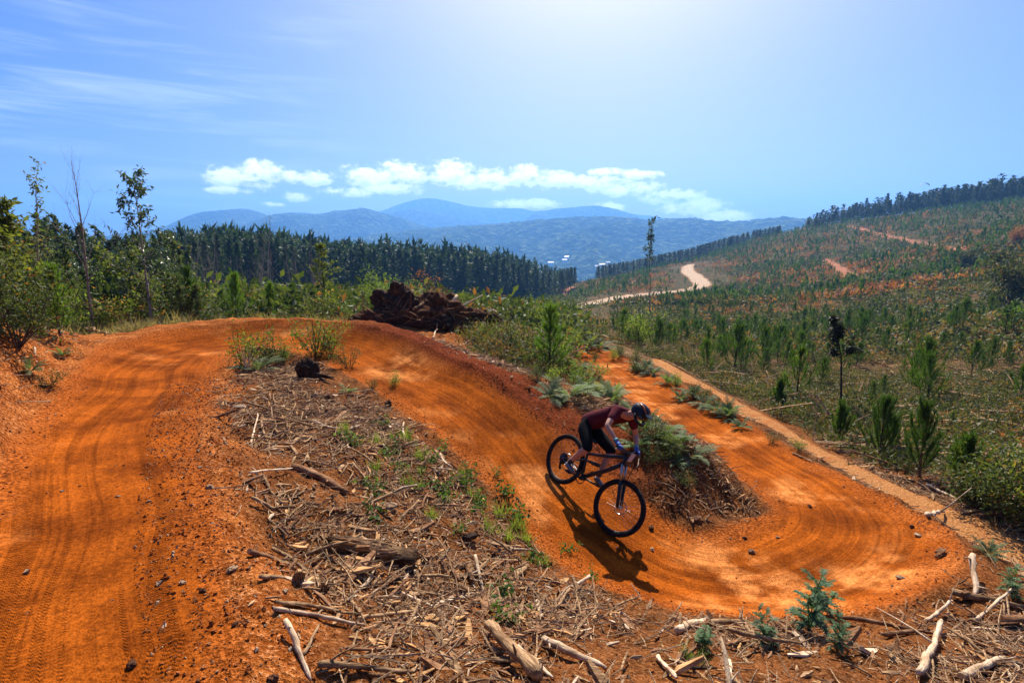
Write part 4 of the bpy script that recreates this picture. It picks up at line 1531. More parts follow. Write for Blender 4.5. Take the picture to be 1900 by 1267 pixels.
    scatter(geo, bs, np.stack([X, Y, z + CZ], 1)[k], rots(k.sum(), .05), g.uniform(.5, 1.5, k.sum()))
    geo.mk('dry_grass', M_GRASS, smooth=False, kind='stuff', label='dry straw grass behind the berm', cat='grass')
    geo = Geo()
    n = 5200
    px = g.uniform(-60, 1075, n)
    r = 18 * (190 / 18) ** g.random(n)
    x = (px - 950) / 1000 / math.cos(PITCH)
    X, Y = r * np.sin(np.arctan(x)), r * np.cos(np.arctan(x))
    z = land(X, Y) + CZ
    bs = []
    for i in range(4):
        cr = Geo()
        gg = np.random.default_rng(95 + i)
        p = gg.normal(0, 1, (19, 3)) * np.array([.4, .4, .28]) + np.array([0, 0, .35])
        p[:, 2] = np.abs(p[:, 2])
        leaves(cr, p, .30, .45, -.3, g=gg)
        bs.append(cr.arrays()[:2])
    scatter(geo, bs, np.stack([X, Y, z], 1), rots(n, .05), g.uniform(.5, 1.5, n) * np.where(r > 60, 1.5, .85))
    geo.mk('undergrowth', M_SHRUB, smooth=False, kind='stuff', label='tangled green undergrowth between berm and pine forest', cat='undergrowth')


scrub_belt()


def slope_trees():
    b = out_at(1212, 62)
    h = tall(1205, 415, b)
    plant('lone_gum', leafy_tree(120, h, first=.62, spread=.17, prim=11, sub=5, lpt=8, lsize=.36, trunk=.0065, droop=.7, elev=48, aspect=.3, blob=.8), b,
          'tall lone gum with a long bare trunk and small crown', 'gum tree', (M_GUMBARK, M_EUC), rz=1.0)
    b = out_at(1195, 30)
    plant('lime_sapling', shrub(121, tall(1195, 572, b), 1.3, n=1900, lsize=.11, aspect=.3, stems=12), b, 'yellow-green conical shrub beyond the far end of the trail', 'shrub', (M_BARK, M_LIME), names=('stems', 'foliage'))
    b = T(1560, 762)
    h = tall(1566, 592, b)
    plant('dark_tree', leafy_tree(122, h, first=.55, spread=.26, prim=10, sub=5, lpt=26, lsize=.13, trunk=.014, droop=.3, elev=30, blob=.8), b,
          'slender dark tree with black clotted foliage on the slope', 'tree', (M_DARKBARK, leaf_mat('dark_gum_leaves', (.014, .022, .010), (.045, .055, .018), trans=.2)), rz=.4)
    b = T(1508, 818)
    root = empty('dead_sapling', b, 'spindly dead sapling beside the footpath', 'tree')
    leafy_tree(123, tall(1492, 705, b), first=.3, spread=.3, prim=10, sub=3, lpt=0, trunk=.008, elev=55)[0].mk('trunk', M_GUMBARK, root)
    for k, (px, py, top, lab) in enumerate(((1020, 690, 566, 'lush young pine growing between the two trail legs'), (1557, 818, 752, 'compact young pine below the slender dark tree'),
                                            (1630, 852, 740, 'broad young pine past the footpath, second of the big ones'), (1706, 884, 752, 'tallest young pine beside the footpath bend'),
                                            (1782, 915, 812, 'bushy young pine below the two bleached logs'), (1444, 758, 708, 'dark young pine above the footpath, left of the dead sapling'),
                                            (1340, 668, 620, 'low spreading young pine high on the slope behind the shrubs'))):
        b = T(px, py)
        h = tall(px, top, b)
        plant('young_pine', young_pine(130 + k, h, whorls=(7 if k == 0 else 5), per=6, needles=130, nl=.15, nw=.010, spread=(.42 if k == 0 else .60), lift=(14 if k == 0 else 34), curl=(.8 if k == 0 else 1.5)), b, lab, 'young pine', (M_BARK, M_PINE_Y if k == 0 else M_PINE), names=('stem', 'needles'))
    for k, (px, py, h, w_, m, lab, n, ls) in enumerate((
            (1862, 968, 1.0, 1.1, M_SHRUB, 'dark olive bush at the foot of the trail berm', 2400, .07), (1925, 985, 1.1, 1.0, M_ACAC, 'yellowish bush at the picture edge below the footpath', 2000, .07),
            (1800, 930, .7, .8, M_SHRUB, 'dark low bush under the bushy young pine', 1300, .06),
            (1875, 560, 4.6, 3.0, M_HILLVEG, 'tall olive green bush near the picture edge on the slope', 1900, .42), (1790, 505, 5.5, 3.0, M_HILLVEG, 'dark green round bush beside the red hill track', 1700, .42),
            (1925, 640, 3.4, 2.4, M_WEED, 'leafy bush leaning in from the picture edge', 1700, .32), (1860, 520, 4.5, 2.5, M_HILLVEG, 'dark bush behind the tall olive one', 1500, .40),
            (1890, 455, 5.0, 4.0, M_RUST, 'orange-leaved thicket beside the hill track', 1600, .45), (1435, 640, 1.6, 1.2, M_RUST, 'small orange-brown bush in the seedling rows', 700, .10),
            (1500, 610, 1.7, 1.2, M_ACAC, 'yellow bush in the upper seedling rows', 700, .12), (1300, 640, 1.2, 1.0, M_SHRUB, 'olive bush between seedlings past the silver ferns', 600, .1),
            (1520, 690, 1.4, 1.2, M_SHRUB, 'dark bush left of the slender dark tree', 700, .1))):
        plant('slope_bush', shrub(150 + k, h, w_, n=n, lsize=ls, stems=14), T(px, py), lab, 'bush', (M_BARK, m), names=('stems', 'foliage'))


slope_trees()


# ------------------------------------------------------------------ ferns and bushes round the trail
def near_plants():
    F = [fern(200 + i, .5, 18, 20, 50 + 4 * (i % 3), .10, .017) for i in range(5)]
    W_ = [feathery(230 + i, .5, 3 + i % 2, 14, 18) for i in range(4)]
    S_ = [shrub(240 + i, .5, .5, n=700, lsize=.045, aspect=.4, stems=10) for i in range(4)]
    cache = {}

    def put(kind, px, py, s, label, mat=None, group=None):
        name, lst, m, cat, nm = {'fern': ('fern', F, M_FERN, 'fern', ('stalks', 'fronds')), 'grey': ('silver_fern', F, M_GREYFERN, 'fern', ('stalks', 'fronds')),
                                 'wattle': ('wattle_seedling', W_, M_WATTLE, 'seedling', ('stalks', 'fronds')), 'bush': ('low_bush', S_, M_SHRUB, 'bush', ('stems', 'foliage')),
                                 'ybush': ('low_bush', S_, M_ACAC, 'bush', ('stems', 'foliage')), 'lbush': ('low_bush', S_, M_LIME, 'bush', ('stems', 'foliage'))}[kind]
        b = T(px, py)
        i = random.randrange(len(lst))
        if (kind, i) not in cache:
            cache[kind, i] = plant(name, lst[i], b, label, cat, (M_BARK if 'bush' in kind else m, m), group, scale=s / .5, names=nm)
        else:
            again(cache[kind, i], b, label, scale=s / .5, group=group)
            if not group:
                pass
    P = [
        ('wattle', 1500, 1172, .52, 'largest feathery blue-green wattle seedling at the lower berm'), ('wattle', 1520, 1140, .42, 'feathery seedling top leaning over the trail edge'),
        ('wattle', 1425, 1200, .28, 'small feathery seedling beside the pale split log'), ('wattle', 1552, 1203, .26, 'small feathery seedling under the largest wattle seedling'),
        ('wattle', 1878, 1112, .34, 'feathery seedling between bleached roots at the picture edge'), ('wattle', 1303, 1198, .22, 'spindly feathery seedling by the bottom debris'),
        ('lbush', 1287, 1232, .12, 'tiny yellow-green sprig in the bottom debris'),
        ('ybush', 455, 678, .42, 'pale yellow-green bush at the inside of the upper turn'), ('bush', 500, 668, .36, 'grey-green bush beside the pale one at the upper turn'),
        ('grey', 478, 690, .34, 'silvery twiggy clump below the pale bush'), ('lbush', 525, 672, .26, 'small lime bush left of the dark stump'),
        ('ybush', 585, 664, .50, 'straggly yellow-tipped bush growing out of the dark stump'), ('ybush', 612, 660, .40, 'yellowish bush behind the dark stump'), ('bush', 648, 682, .26, 'small grey-green bush right of the dark stump'),
        ('lbush', 732, 716, .24, 'yellow-green tuft on the inside edge of the descent'), ('bush', 692, 722, .18, 'small olive tuft left of the yellow-green one'), ('fern', 645, 728, .20, 'low green fern below the stump'),
        ('bush', 955, 612, .85, 'dark rounded bush right of the root heap'), ('grey', 898, 600, .55, 'silver fern against the dark bush'), ('fern', 925, 632, .48, 'fern in front of the dark bush'),
        ('bush', 945, 655, .55, 'olive bush on the bank above the descent'), ('lbush', 985, 612, .7, 'bright green bush behind the lush young pine'), ('ybush', 925, 598, .6, 'yellow-green scrub behind the silver fern'),
        ('fern', 1000, 660, .5, 'green fern left of the lush young pine'), ('lbush', 1050, 672, .55, 'light green bush right of the lush young pine'), ('fern', 1070, 690, .5, 'fern on the spine between the trail legs'),
        ('grey', 1020, 738, .36, 'silver fern on the bank end above the rider'), ('fern', 1055, 735, .42, 'fern clump on the bank behind the rider'), ('lbush', 1085, 715, .42, 'light green bush on the spine near the far leg'),
        ('grey', 1110, 735, .45, 'pale fern just left of the helmet'), ('fern', 1135, 748, .42, 'fern clump behind the helmet'), ('bush', 1035, 700, .4, 'olive bush under the lush young pine'),
        ('fern', 1195, 800, .40, 'fern at the top of the mound beside the rider'), ('bush', 1215, 815, .34, 'dark bush on the mound beside the handlebar'), ('fern', 1235, 800, .38, 'bright fern on the mound crest'),
        ('fern', 1262, 822, .34, 'fern on the outer end of the mound'), ('grey', 1285, 850, .40, 'silvery upright fern at the mound nose'), ('bush', 1245, 850, .30, 'scrubby plant on the shaded mound face'),
        ('bush', 1275, 905, .24, 'small weed on the dark face of the mound'), ('fern', 1180, 830, .3, 'fern low on the mound near the fork'), ('bush', 1205, 860, .28, 'dark tangle on the mound near the front wheel'),
        ('grey', 1085, 632, .75, 'silver scrub at the far end of the second trail leg'), ('bush', 1100, 640, .7, 'olive scrub beside the silver scrub at the far end'), ('grey', 1112, 648, .6, 'pale scrub on the outer edge of the far leg'),
        ('bush', 1150, 662, .5, 'olive clump on the outer edge of the far leg'), ('grey', 1195, 686, .62, 'large silver bush outside the far leg'), ('grey', 1212, 694, .5, 'second silver bush outside the far leg'),
        ('bush', 1182, 676, .5, 'dark clump beside the large silver bush'), ('fern', 1240, 712, .42, 'fern between far leg and footpath'), ('lbush', 1255, 716, .35, 'bright tuft between far leg and footpath'),
        ('bush', 1285, 738, .38, 'olive tuft on the strip between trail and footpath'), ('grey', 1308, 752, .42, 'silver fern on the strip between trail and footpath'), ('fern', 1330, 766, .40, 'green fern on the strip beside the footpath'),
        ('grey', 1350, 776, .36, 'pale fern nearest the widening of the strip'), ('fern', 1375, 792, .30, 'small fern near the end of the strip'), ('bush', 1430, 822, .2, 'weed at the outer trail edge'), ('lbush', 1485, 836, .22, 'bright weed on the footpath edge'),
        ('grey', 55, 690, .28, 'grey-green plant on the orange bank'), ('bush', 90, 720, .24, 'grey weed lower on the orange bank'), ('fern', 115, 660, .22, 'small fern at the top of the orange bank'),
        ('fern', 1835, 1030, .22, 'green weed on the berm shoulder at the edge')]
    for a in P:
        kx = 1.55 if 400 < a[1] < 660 and a[2] < 700 else 1.4 if (880 < a[1] < 1150 and a[2] < 760) else 1.0
        put(a[0], a[1], a[2], a[3] * kx, a[4])
    gg = np.random.default_rng(23)
    for i in range(44):
        if i < 26:
            t = gg.random()
            px, py = 905 + 215 * t + gg.normal(0, 22), 612 + 118 * t + gg.normal(0, 18)
        elif i < 36:
            t = gg.random()
            px, py = 1130 + 150 * t + gg.normal(0, 14), 765 + 85 * t + gg.normal(0, 14)
        else:
            t = gg.random()
            px, py = 1090 + 270 * t + gg.normal(0, 6), 640 + 142 * t + gg.normal(0, 5)
        kd = ('fern', 'bush', 'fern', 'grey', 'lbush', 'fern')[i % 6]
        nm = {'fern': 'green fern', 'bush': 'olive bush', 'grey': 'pale fern', 'lbush': 'bright bush'}[kd]
        wh = 'on the spine between the trail legs' if i < 26 else 'on the mound beside the rider' if i < 36 else 'in the verge between far leg and footpath'
        put(kd, px, py, gg.uniform(.28, .5) * (.7 if 26 <= i < 36 else 1), nm + ' in the growth ' + wh, None, nm + 's ' + wh)
    # weeds in the cleared strip
    g = np.random.default_rng(17)
    wd = [weed(260 + i, .2, 60) for i in range(4)]
    tf = [tuft(270 + i, .22, 60, .010, .5) for i in range(3)]
    spots = [(645, 819), (695, 825), (698, 872), (697, 961), (700, 921), (708, 792), (871, 875), (818, 908), (781, 911), (963, 964), (660, 826), (720, 850), (945, 1154), (930, 1106), (1096, 1073),
             (832, 930), (880, 950), (905, 985), (850, 985), (760, 905), (940, 1000), (985, 1040), (735, 830), (640, 800), (690, 905), (800, 960)]
    for k in range(24):
        t = g.random()
        spots.append((760 + 230 * t + g.normal(0, 34), 800 + 210 * t + g.normal(0, 22)))
    pr = {}
    for k, (px, py) in enumerate(spots):
        b = T(px, py)
        kk = int(g.integers(0, 7))
        s = g.uniform(.55, 1.05)
        if kk not in pr:
            o = (wd + tf)[kk].mk('weed', M_WEED if kk < 4 else M_LIME, smooth=False, loc=b, label='small green weed sprouting in the litter of the cleared strip', cat='weed', group='weeds in the cleared strip')
            o.scale = (s,) * 3
            pr[kk] = o
        else:
            again(pr[kk], b, scale=s)


near_plants()


# ------------------------------------------------------------------ logs, sticks, roots
def lay(name, label, px1, py1, px2, py2, rpx, mat, cat='branch', up1=0.0, up2=0.0, bendy=.10, stubs=1, taper=.6, seg=8, jit=.07, group=None, end=None):
    """a log or branch between two photo points on the ground; up1/up2 lift its ends (metres)"""
    A, B = T(px1, py1), T(px2, py2)
    d = ((A + B) / 2 - Vector((0, 0, CZ))).length
    r = rpx * .62 * d / 1000.0
    A = A + Vector((0, 0, r * .55 + up1))
    B = B + Vector((0, 0, r * .55 + up2))
    return wood(name, label, A, B, r, mat, cat, bendy, stubs, taper, seg, jit, group, end)


def wood(name, label, A, B, r, mat, cat='branch', bendy=.05, stubs=0, taper=.75, seg=8, jit=.06, group=None, end=None):
    g = np.random.default_rng(abs(hash((round(A.x, 3), round(B.y, 3)))) % 99991)
    L = (B - A).length
    n = max(4, min(12, int(L / (r * 2.2))))
    xs = np.linspace(0, L, n + 1)
    off = np.cumsum(g.normal(0, bendy * L / n, (n + 1, 2)), 0)
    off -= np.linspace(0, 1, n + 1)[:, None] * off[-1] + np.linspace(1, 0, n + 1)[:, None] * off[0]
    P = np.stack([xs, off[:, 0], off[:, 1] * .5], 1)
    rad = r * np.linspace(1, taper, n + 1) * (1 + g.normal(0, .07, n + 1))
    rad[0] *= .8
    rad[-1] *= .6 if rpx_small(r) else .85
    geo = Geo()
    geo.add(*tube(P, rad, seg, jit=jit), .5)
    for k in range(stubs):
        i = g.integers(1, n)
        a = g.uniform(.2, 2.9)
        dd = np.array([g.uniform(.3, 1.0), math.cos(a), abs(math.sin(a)) * .8])
        S = bend(P[i], unit(dd), L * g.uniform(.12, .32), 3, g, 0, .15)
        geo.add(*tube(S, np.linspace(r * .4, r * .14, 4), 5), .4)
    o = geo.mk(name, mat, smooth=True, label=label, cat=cat, group=group)
    o.location = A
    o.rotation_euler = (B - A).to_track_quat('X', 'Z').to_euler()
    if end is not None:
        ang = np.linspace(0, 2 * math.pi, 11)[:-1]
        for x0, rr in ((-.004, rad[0]), (L + .004, rad[-1])):
            c = P[0] if x0 < 0 else P[-1]
            V = np.concatenate([[[x0, c[1], c[2]]], np.stack([np.full(10, x0), c[1] + np.cos(ang) * rr * .9, c[2] + np.sin(ang) * rr * .9], 1)])
            Geo().add(V, np.array([[0, 1 + j, 1 + (j + 1) % 10] for j in range(10)]), .6).mk('cut_end', end, o, smooth=False)
    return o


def rpx_small(r):
    return r < .03


W1, W2, W3, W4, W5 = M_WOOD, M_WOODLIGHT, M_WOODBROWN, M_CHAR, M_HEART
WOODS = [
    ('log', 'thick bark-covered log lying across the cleared strip', 544, 868, 645, 922, 11, W3, 'log', 0, .02, dict(end=W5, taper=.9)),
    ('branch', 'long pale stick nearest the gravel edge, lower of two', 510, 1138, 678, 1167, 6.5, W2, 'branch', .02, .02, {}),
    ('branch', 'brown stick lying just above the long pale one', 514, 1128, 669, 1147, 5.5, W1, 'branch', .03, .02, {}),
    ('branch', 'stout stick continuing the pale pair to the right', 665, 1155, 776, 1146, 6, W1, 'branch', .02, .04, dict(stubs=2)),
    ('branch', 'thick brown stub poking onto the gravel edge', 464, 1034, 542, 1050, 8, W3, 'branch', .03, .0, dict(end=W5)),
    ('branch', 'grey knobbly stub below the brown one at the gravel edge', 483, 1078, 547, 1076, 7, W1, 'branch', .02, .0, dict(stubs=1)),
    ('branch', 'pale tapering branch slanting down the bottom left debris', 531, 1170, 577, 1264, 8, W2, 'branch', .05, .0, {}),
    ('branch', 'long grey branch along the bottom edge of the debris', 592, 1243, 768, 1259, 9, W1, 'branch', .02, .03, dict(stubs=2)),
    ('branch', 'short forked stick leaning towards the pale tapering branch', 562, 1217, 595, 1179, 5, W1, 'branch', 0, .06, {}),
    ('log', 'thick grey splintered log at the bottom middle', 908, 1186, 997, 1265, 16, W1, 'log', .08, .02, dict(taper=1.05, jit=.1)),
    ('branch', 'straight pale stick lying along the grey splintered log', 960, 1212, 1026, 1265, 7, W2, 'branch', .04, .02, {}),
    ('log', 'pale orange peeled log right of the splintered one', 1008, 1196, 1125, 1243, 11, W2, 'log', .03, .0, dict(end=W5)),
    ('branch', 'short pale upright-lying stub above the peeled log', 997, 1117, 1004, 1152, 7, W2, 'branch', 0, .02, {}),
    ('branch', 'medium stick sloping towards the lower trail edge', 846, 1092, 920, 1118, 5.5, W1, 'branch', .02, .02, dict(stubs=1)),
    ('branch', 'slim stick left of the medium sloping one', 768, 1101, 842, 1115, 4.5, W1, 'branch', .02, .02, {}),
    ('twig', 'thin bowed twig standing across the debris centre', 811, 1018, 857, 1125, 2.6, W1, 'twig', .10, .03, {}),
    ('twig', 'forked dark twig near the inside edge of the trail', 901, 1071, 949, 1038, 3.6, W3, 'twig', .02, .05, dict(stubs=2)),
    ('twig', 'long thin twig running down to the trail bend', 1008, 1077, 1096, 1118, 3.4, W1, 'twig', .03, .02, dict(stubs=2)),
    ('branch', 'crooked grey stick under the long thin twig', 1035, 1130, 1057, 1102, 5, W1, 'branch', .0, .05, {}),
    ('twig', 'thin crossed twig in front of the dark log', 598, 1012, 657, 1072, 2.4, W1, 'twig', .08, .04, {}),
    ('branch', 'stick lying level below the stout sticks', 643, 1211, 732, 1211, 4.5, W3, 'branch', .02, .02, {}),
    ('root', 'gnarled root piece at the edge of the gravel', 486, 888, 511, 922, 5.5, W1, 'root', .03, .0, dict(stubs=2)),
    ('root', 'bundle-like grey root lying on the gravel edge', 468, 936, 556, 968, 5, W1, 'root', .05, .0, dict(stubs=4)),
    ('twig', 'long thin stick high in the cleared strip', 460, 751, 559, 782, 3.2, W1, 'twig', .03, .01, {}),
    ('twig', 'short brown stick at the left end of the long thin one', 417, 749, 463, 757, 3.2, W3, 'twig', .02, .02, {}),
    ('branch', 'broken stick pointing at the green weeds', 655, 868, 692, 911, 4, W1, 'branch', .05, .0, dict(stubs=1)),
    ('twig', 'thin pale stick left of the bark-covered log', 463, 882, 543, 873, 3.2, W2, 'twig', .02, .02, {}),
    ('twig', 'leaning pair stick near the pine cone', 486, 792, 499, 830, 4, W1, 'twig', .06, .0, {}),
    ('twig', 'upright leaning stick beside the pine cone', 468, 829, 479, 780, 3, W2, 'twig', .0, .08, {}),
    ('branch', 'bleached branch rising from the bottom right debris', 1702, 1264, 1744, 1169, 7.5, W2, 'branch', .05, .08, {}),
    ('log', 'pale log at the bottom right corner', 1782, 1266, 1862, 1230, 9, W2, 'log', .03, .03, dict(end=W5)),
    ('branch', 'short bleached stick at the bottom edge below the wattle sprig', 1220, 1224, 1254, 1266, 7, W2, 'branch', .02, .02, {}),
    ('split_log', 'flat pale split slab beside the small feathery seedling', 1256, 1178, 1317, 1153, 10, W2, 'log', .02, .03, {}),
    ('branch', 'knotted grey branch joined to the pale slab', 1315, 1163, 1388, 1160, 8, W1, 'branch', .02, .02, dict(stubs=3)),
    ('branch', 'dark crooked branch right of the wattle seedling', 1557, 1156, 1732, 1181, 5.5, W3, 'branch', .04, .02, dict(stubs=3)),
    ('branch', 'brown stick under the dark crooked branch', 1639, 1184, 1723, 1176, 5.5, W3, 'branch', .02, .03, {}),
    ('branch', 'pale stick slanting up towards the berm shoulder', 1715, 1153, 1765, 1127, 4.5, W2, 'branch', .0, .06, {}),
    ('root', 'bleached root standing up at the berm shoulder', 1800, 1060, 1807, 1112, 7, W2, 'root', .16, .0, dict(stubs=2)),
    ('branch', 'thin pale stick crossing the roots at the picture edge', 1807, 1160, 1892, 1108, 3.6, W2, 'branch', .04, .10, {}),
    ('root', 'heavy pale root lying out to the picture edge', 1765, 1108, 1900, 1136, 8, W1, 'root', .04, .03, dict(stubs=4)),
    ('log', 'brown log end at the picture edge below the roots', 1858, 1158, 1915, 1160, 11, W3, 'log', .02, .02, dict(end=W5)),
    ('branch', 'upright-lying pale stick at the bottom right of centre', 1352, 1232, 1362, 1267, 6, W2, 'branch', .02, .0, {}),
    ('twig', 'thin stick on the near lip of the trail bend', 1138, 1126, 1186, 1113, 3.2, W1, 'twig', .01, .03, {}),
    ('branch', 'dark stick at the bottom between two pale ones', 1273, 1244, 1330, 1246, 5.5, W4, 'branch', .02, .02, {}),
    ('log', 'white bleached log on the slope, upper of two', 1768, 816, 1821, 799, 4.6, W2, 'log', .08, .12, {}),
    ('log', 'white bleached log on the slope, lower of two', 1746, 823, 1824, 840, 5.0, W2, 'log', .06, .06, {}),
    ('branch', 'thin grey branch on the slope below the bleached logs', 1850, 905, 1878, 886, 2.6, W1, 'branch', .05, .12, dict(stubs=2)),
    ('log', 'short pale log on the rim between trail and footpath', 1722, 962, 1750, 952, 5, W2, 'log', .03, .02, {}),
    ('branch', 'dark branch on the outer footpath edge', 1648, 888, 1698, 896, 3.2, W4, 'branch', .03, .02, dict(stubs=2)),
    ('branch', 'pale broken branch on the outer edge below the tallest young pine', 1719, 903, 1772, 928, 4, W2, 'branch', .03, .02, dict(stubs=2)),
    ('branch', 'grey stick lying in the dust of the outer slope', 1470, 842, 1510, 860, 2.5, W1, 'branch', .01, .01, {}),
    ('log', 'dark short log behind the start of the berm', 207, 598, 251, 603, 3.6, W4, 'log', .02, .02, {}),
    ('branch', 'grey stick on the litter left of the berm', 149, 613, 206, 624, 2.4, W1, 'branch', .03, .03, dict(stubs=1)),
    ('twig', 'short pale stake on the orange bank', 64, 652, 68, 674, 2.4, W2, 'twig', .06, .0, {}),
    ('branch', 'fallen stick in front of the root heap', 863, 629, 913, 645, 3.2, W2, 'branch', .03, .01, {}),
    ('twig', 'short pale stake leaning before the root heap', 803, 628, 812, 618, 2.6, W2, 'twig', .0, .1, {}),
    ('twig', 'pale stick pushed into the far trail leg verge', 1182, 870, 1198, 800, 1.6, W2, 'twig', .02, .05, {})]
for a in WOODS:
    lay(*a[:9], up1=a[9], up2=a[10], **a[11])


def big_stump_log():
    """the heavy rotten log in the middle of the cleared strip: fluted, split, half sunk in the litter"""
    A, B = T(612, 1012), T(768, 1052)
    r = .085
    A, B = A + Vector((0, 0, r * .15)), B + Vector((0, 0, r * .75))
    L = (B - A).length
    g = np.random.default_rng(77)
    n, sg = 26, 30
    ang = np.linspace(0, 2 * math.pi, sg, endpoint=False)
    flute = .10 * np.sin(ang * 3 + 1) + .07 * np.sin(ang * 7 + 2) + .05 * np.sin(ang * 13)
    V = []
    for i in range(n):
        f = i / (n - 1)
        rr = r * (.72 + .34 * f) * (1 + flute + .06 * g.normal(0, 1, sg) + .09 * fbm(np.cos(ang) * 1.5 + f * 4, np.sin(ang) * 1.5 + f * 4, 3, 3))
        x = f * L + (.035 * g.normal(0, 1, sg) if i in (0, n - 1) else .004 * g.normal(0, 1, sg))
        V.append(np.stack([x, np.cos(ang) * rr * 1.12, np.sin(ang) * rr * .92 + .012 * math.sin(f * 5)], 1))
    V = np.concatenate(V)
    idx = np.arange(n * sg).reshape(n, sg)
    a, b = idx[:-1], idx[1:]
    Q = np.stack([a, b, np.roll(b, -1, 1), np.roll(a, -1, 1)], -1).reshape(-1, 4)
    m_ = len(V)
    V = np.concatenate([V, [[.03, 0, 0], [L - .05, 0, .005]]])
    j = np.arange(sg)
    k = (j + 1) % sg
    T3 = np.concatenate([np.stack([np.full(sg, m_), idx[0][j], idx[0][k]], 1), np.stack([np.full(sg, m_ + 1), idx[-1][k], idx[-1][j]], 1)])
    o = mk('dark_log', V, [Q, T3], M_ROT, attrs={'tint': ('FLOAT', np.full(len(V), .3))}, label='massive dark rotten log in the middle of the cleared strip', cat='log', loc=A)
    o.rotation_euler = (B - A).to_track_quat('X', 'Z').to_euler()
    for q in range(9):
        x0 = L * random.uniform(-.02, .6)
        x1 = x0 + L * random.uniform(.2, .45)
        y = random.uniform(-.075, .03)
        zz = r * (.95 - abs(y) * 4)
        Geo().add(*tube([(x0, y, zz * .85), ((x0 + x1) / 2, y + random.uniform(-.015, .015), zz), (x1, y * .8, zz * .94)], [.005, random.uniform(.008, .016), .003], 5, jit=.15)).mk('splinter', (M_WOOD, M_WOODBROWN, M_HEART)[q % 3], o)


M_ROT = wood_mat('rotten_log_wood', (.030, .018, .011), (.12, .070, .038), (.28, .17, .085), bump=.02)
big_stump_log()


def lump(seed, sx, sy, sz, rough=.25, seg=(18, 12), spikes=0.0):
    """irregular clod or root plate -> V, F"""
    g = np.random.default_rng(seed)
    nu, nv = seg
    u = np.linspace(0, 2 * np.pi, nu, endpoint=False)
    v = np.linspace(.06, np.pi - .06, nv)
    U, Vv = np.meshgrid(u, v)
    x, y, z = np.sin(Vv) * np.cos(U), np.sin(Vv) * np.sin(U), np.cos(Vv)
    f = 1 + rough * (fbm(x * 2.2 + seed, y * 2.2 + z * 1.7, 4, seed) + .5 * fbm(x * 6 + z * 3, y * 6 + z * 5, 3, seed + 5)) + spikes * g.normal(0, 1, U.shape)
    P = np.stack([x * f * sx, y * f * sy, z * f * sz], -1).reshape(-1, 3)
    idx = np.arange(nu * nv).reshape(nv, nu)
    a, b = idx[:-1], idx[1:]
    Q = np.stack([a, b, np.roll(b, -1, 1), np.roll(a, -1, 1)], -1).reshape(-1, 4)
    n = len(P)
    P = np.concatenate([P, [[0, 0, sz * f[0].mean()], [0, 0, -sz * f[-1].mean()]]])
    j = np.arange(nu)
    k = (j + 1) % nu
    T3 = np.concatenate([np.stack([np.full(nu, n), idx[0][j], idx[0][k]], 1), np.stack([np.full(nu, n + 1), idx[-1][k], idx[-1][j]], 1)])
    return P, [Q, T3]


def earth_mat(name, a, b, c):
    ma = bpy.data.materials.new(name)
    ma.use_nodes = True
    w = NT(ma.node_tree)
    P = w.n('ShaderNodeTexCoord').outputs['Object']
    n1, n2 = w.noise(P, 7.0, 5.0, .65), w.noise(P, 40.0, 4.0, .7)
    col = w.mix(w.ramp(n1, .35, .65), a, b)
    col = w.mix(w.m('MULTIPLY', w.ramp(n2, .5, .68), .7), col, c)
    t = w.n('ShaderNodeAttribute', attribute_name='tint').outputs['Fac']
    col = w.mix(1.0, col, w.mix(t, (.6, .6, .62), (1.3, 1.28, 1.25)), 'MULTIPLY')
    bp = w.n('ShaderNodeBump', i_Strength=1.0, i_Distance=.05, i_Height=w.m('ADD', n1, n2))
    bs = w.n('ShaderNodeBsdfPrincipled', i_Base_Color=col, i_Roughness=.95, i_Normal=bp.outputs[0])
    bs.inputs['Specular IOR Level'].default_value = .15
    out = w.n('ShaderNodeOutputMaterial')
    w.t.links.new(bs.outputs[0], out.inputs['Surface'])
    return ma


M_CLOD = earth_mat('red_clod', (.070, .028, .012), (.17, .070, .028), (.26, .13, .06))
M_STONE = earth_mat('pebble', (.28, .072, .010), (.44, .135, .030), (.50, .26, .11))
M_WSTONE = earth_mat('pale_stone', (.36, .23, .13), (.54, .40, .26), (.34, .17, .08))


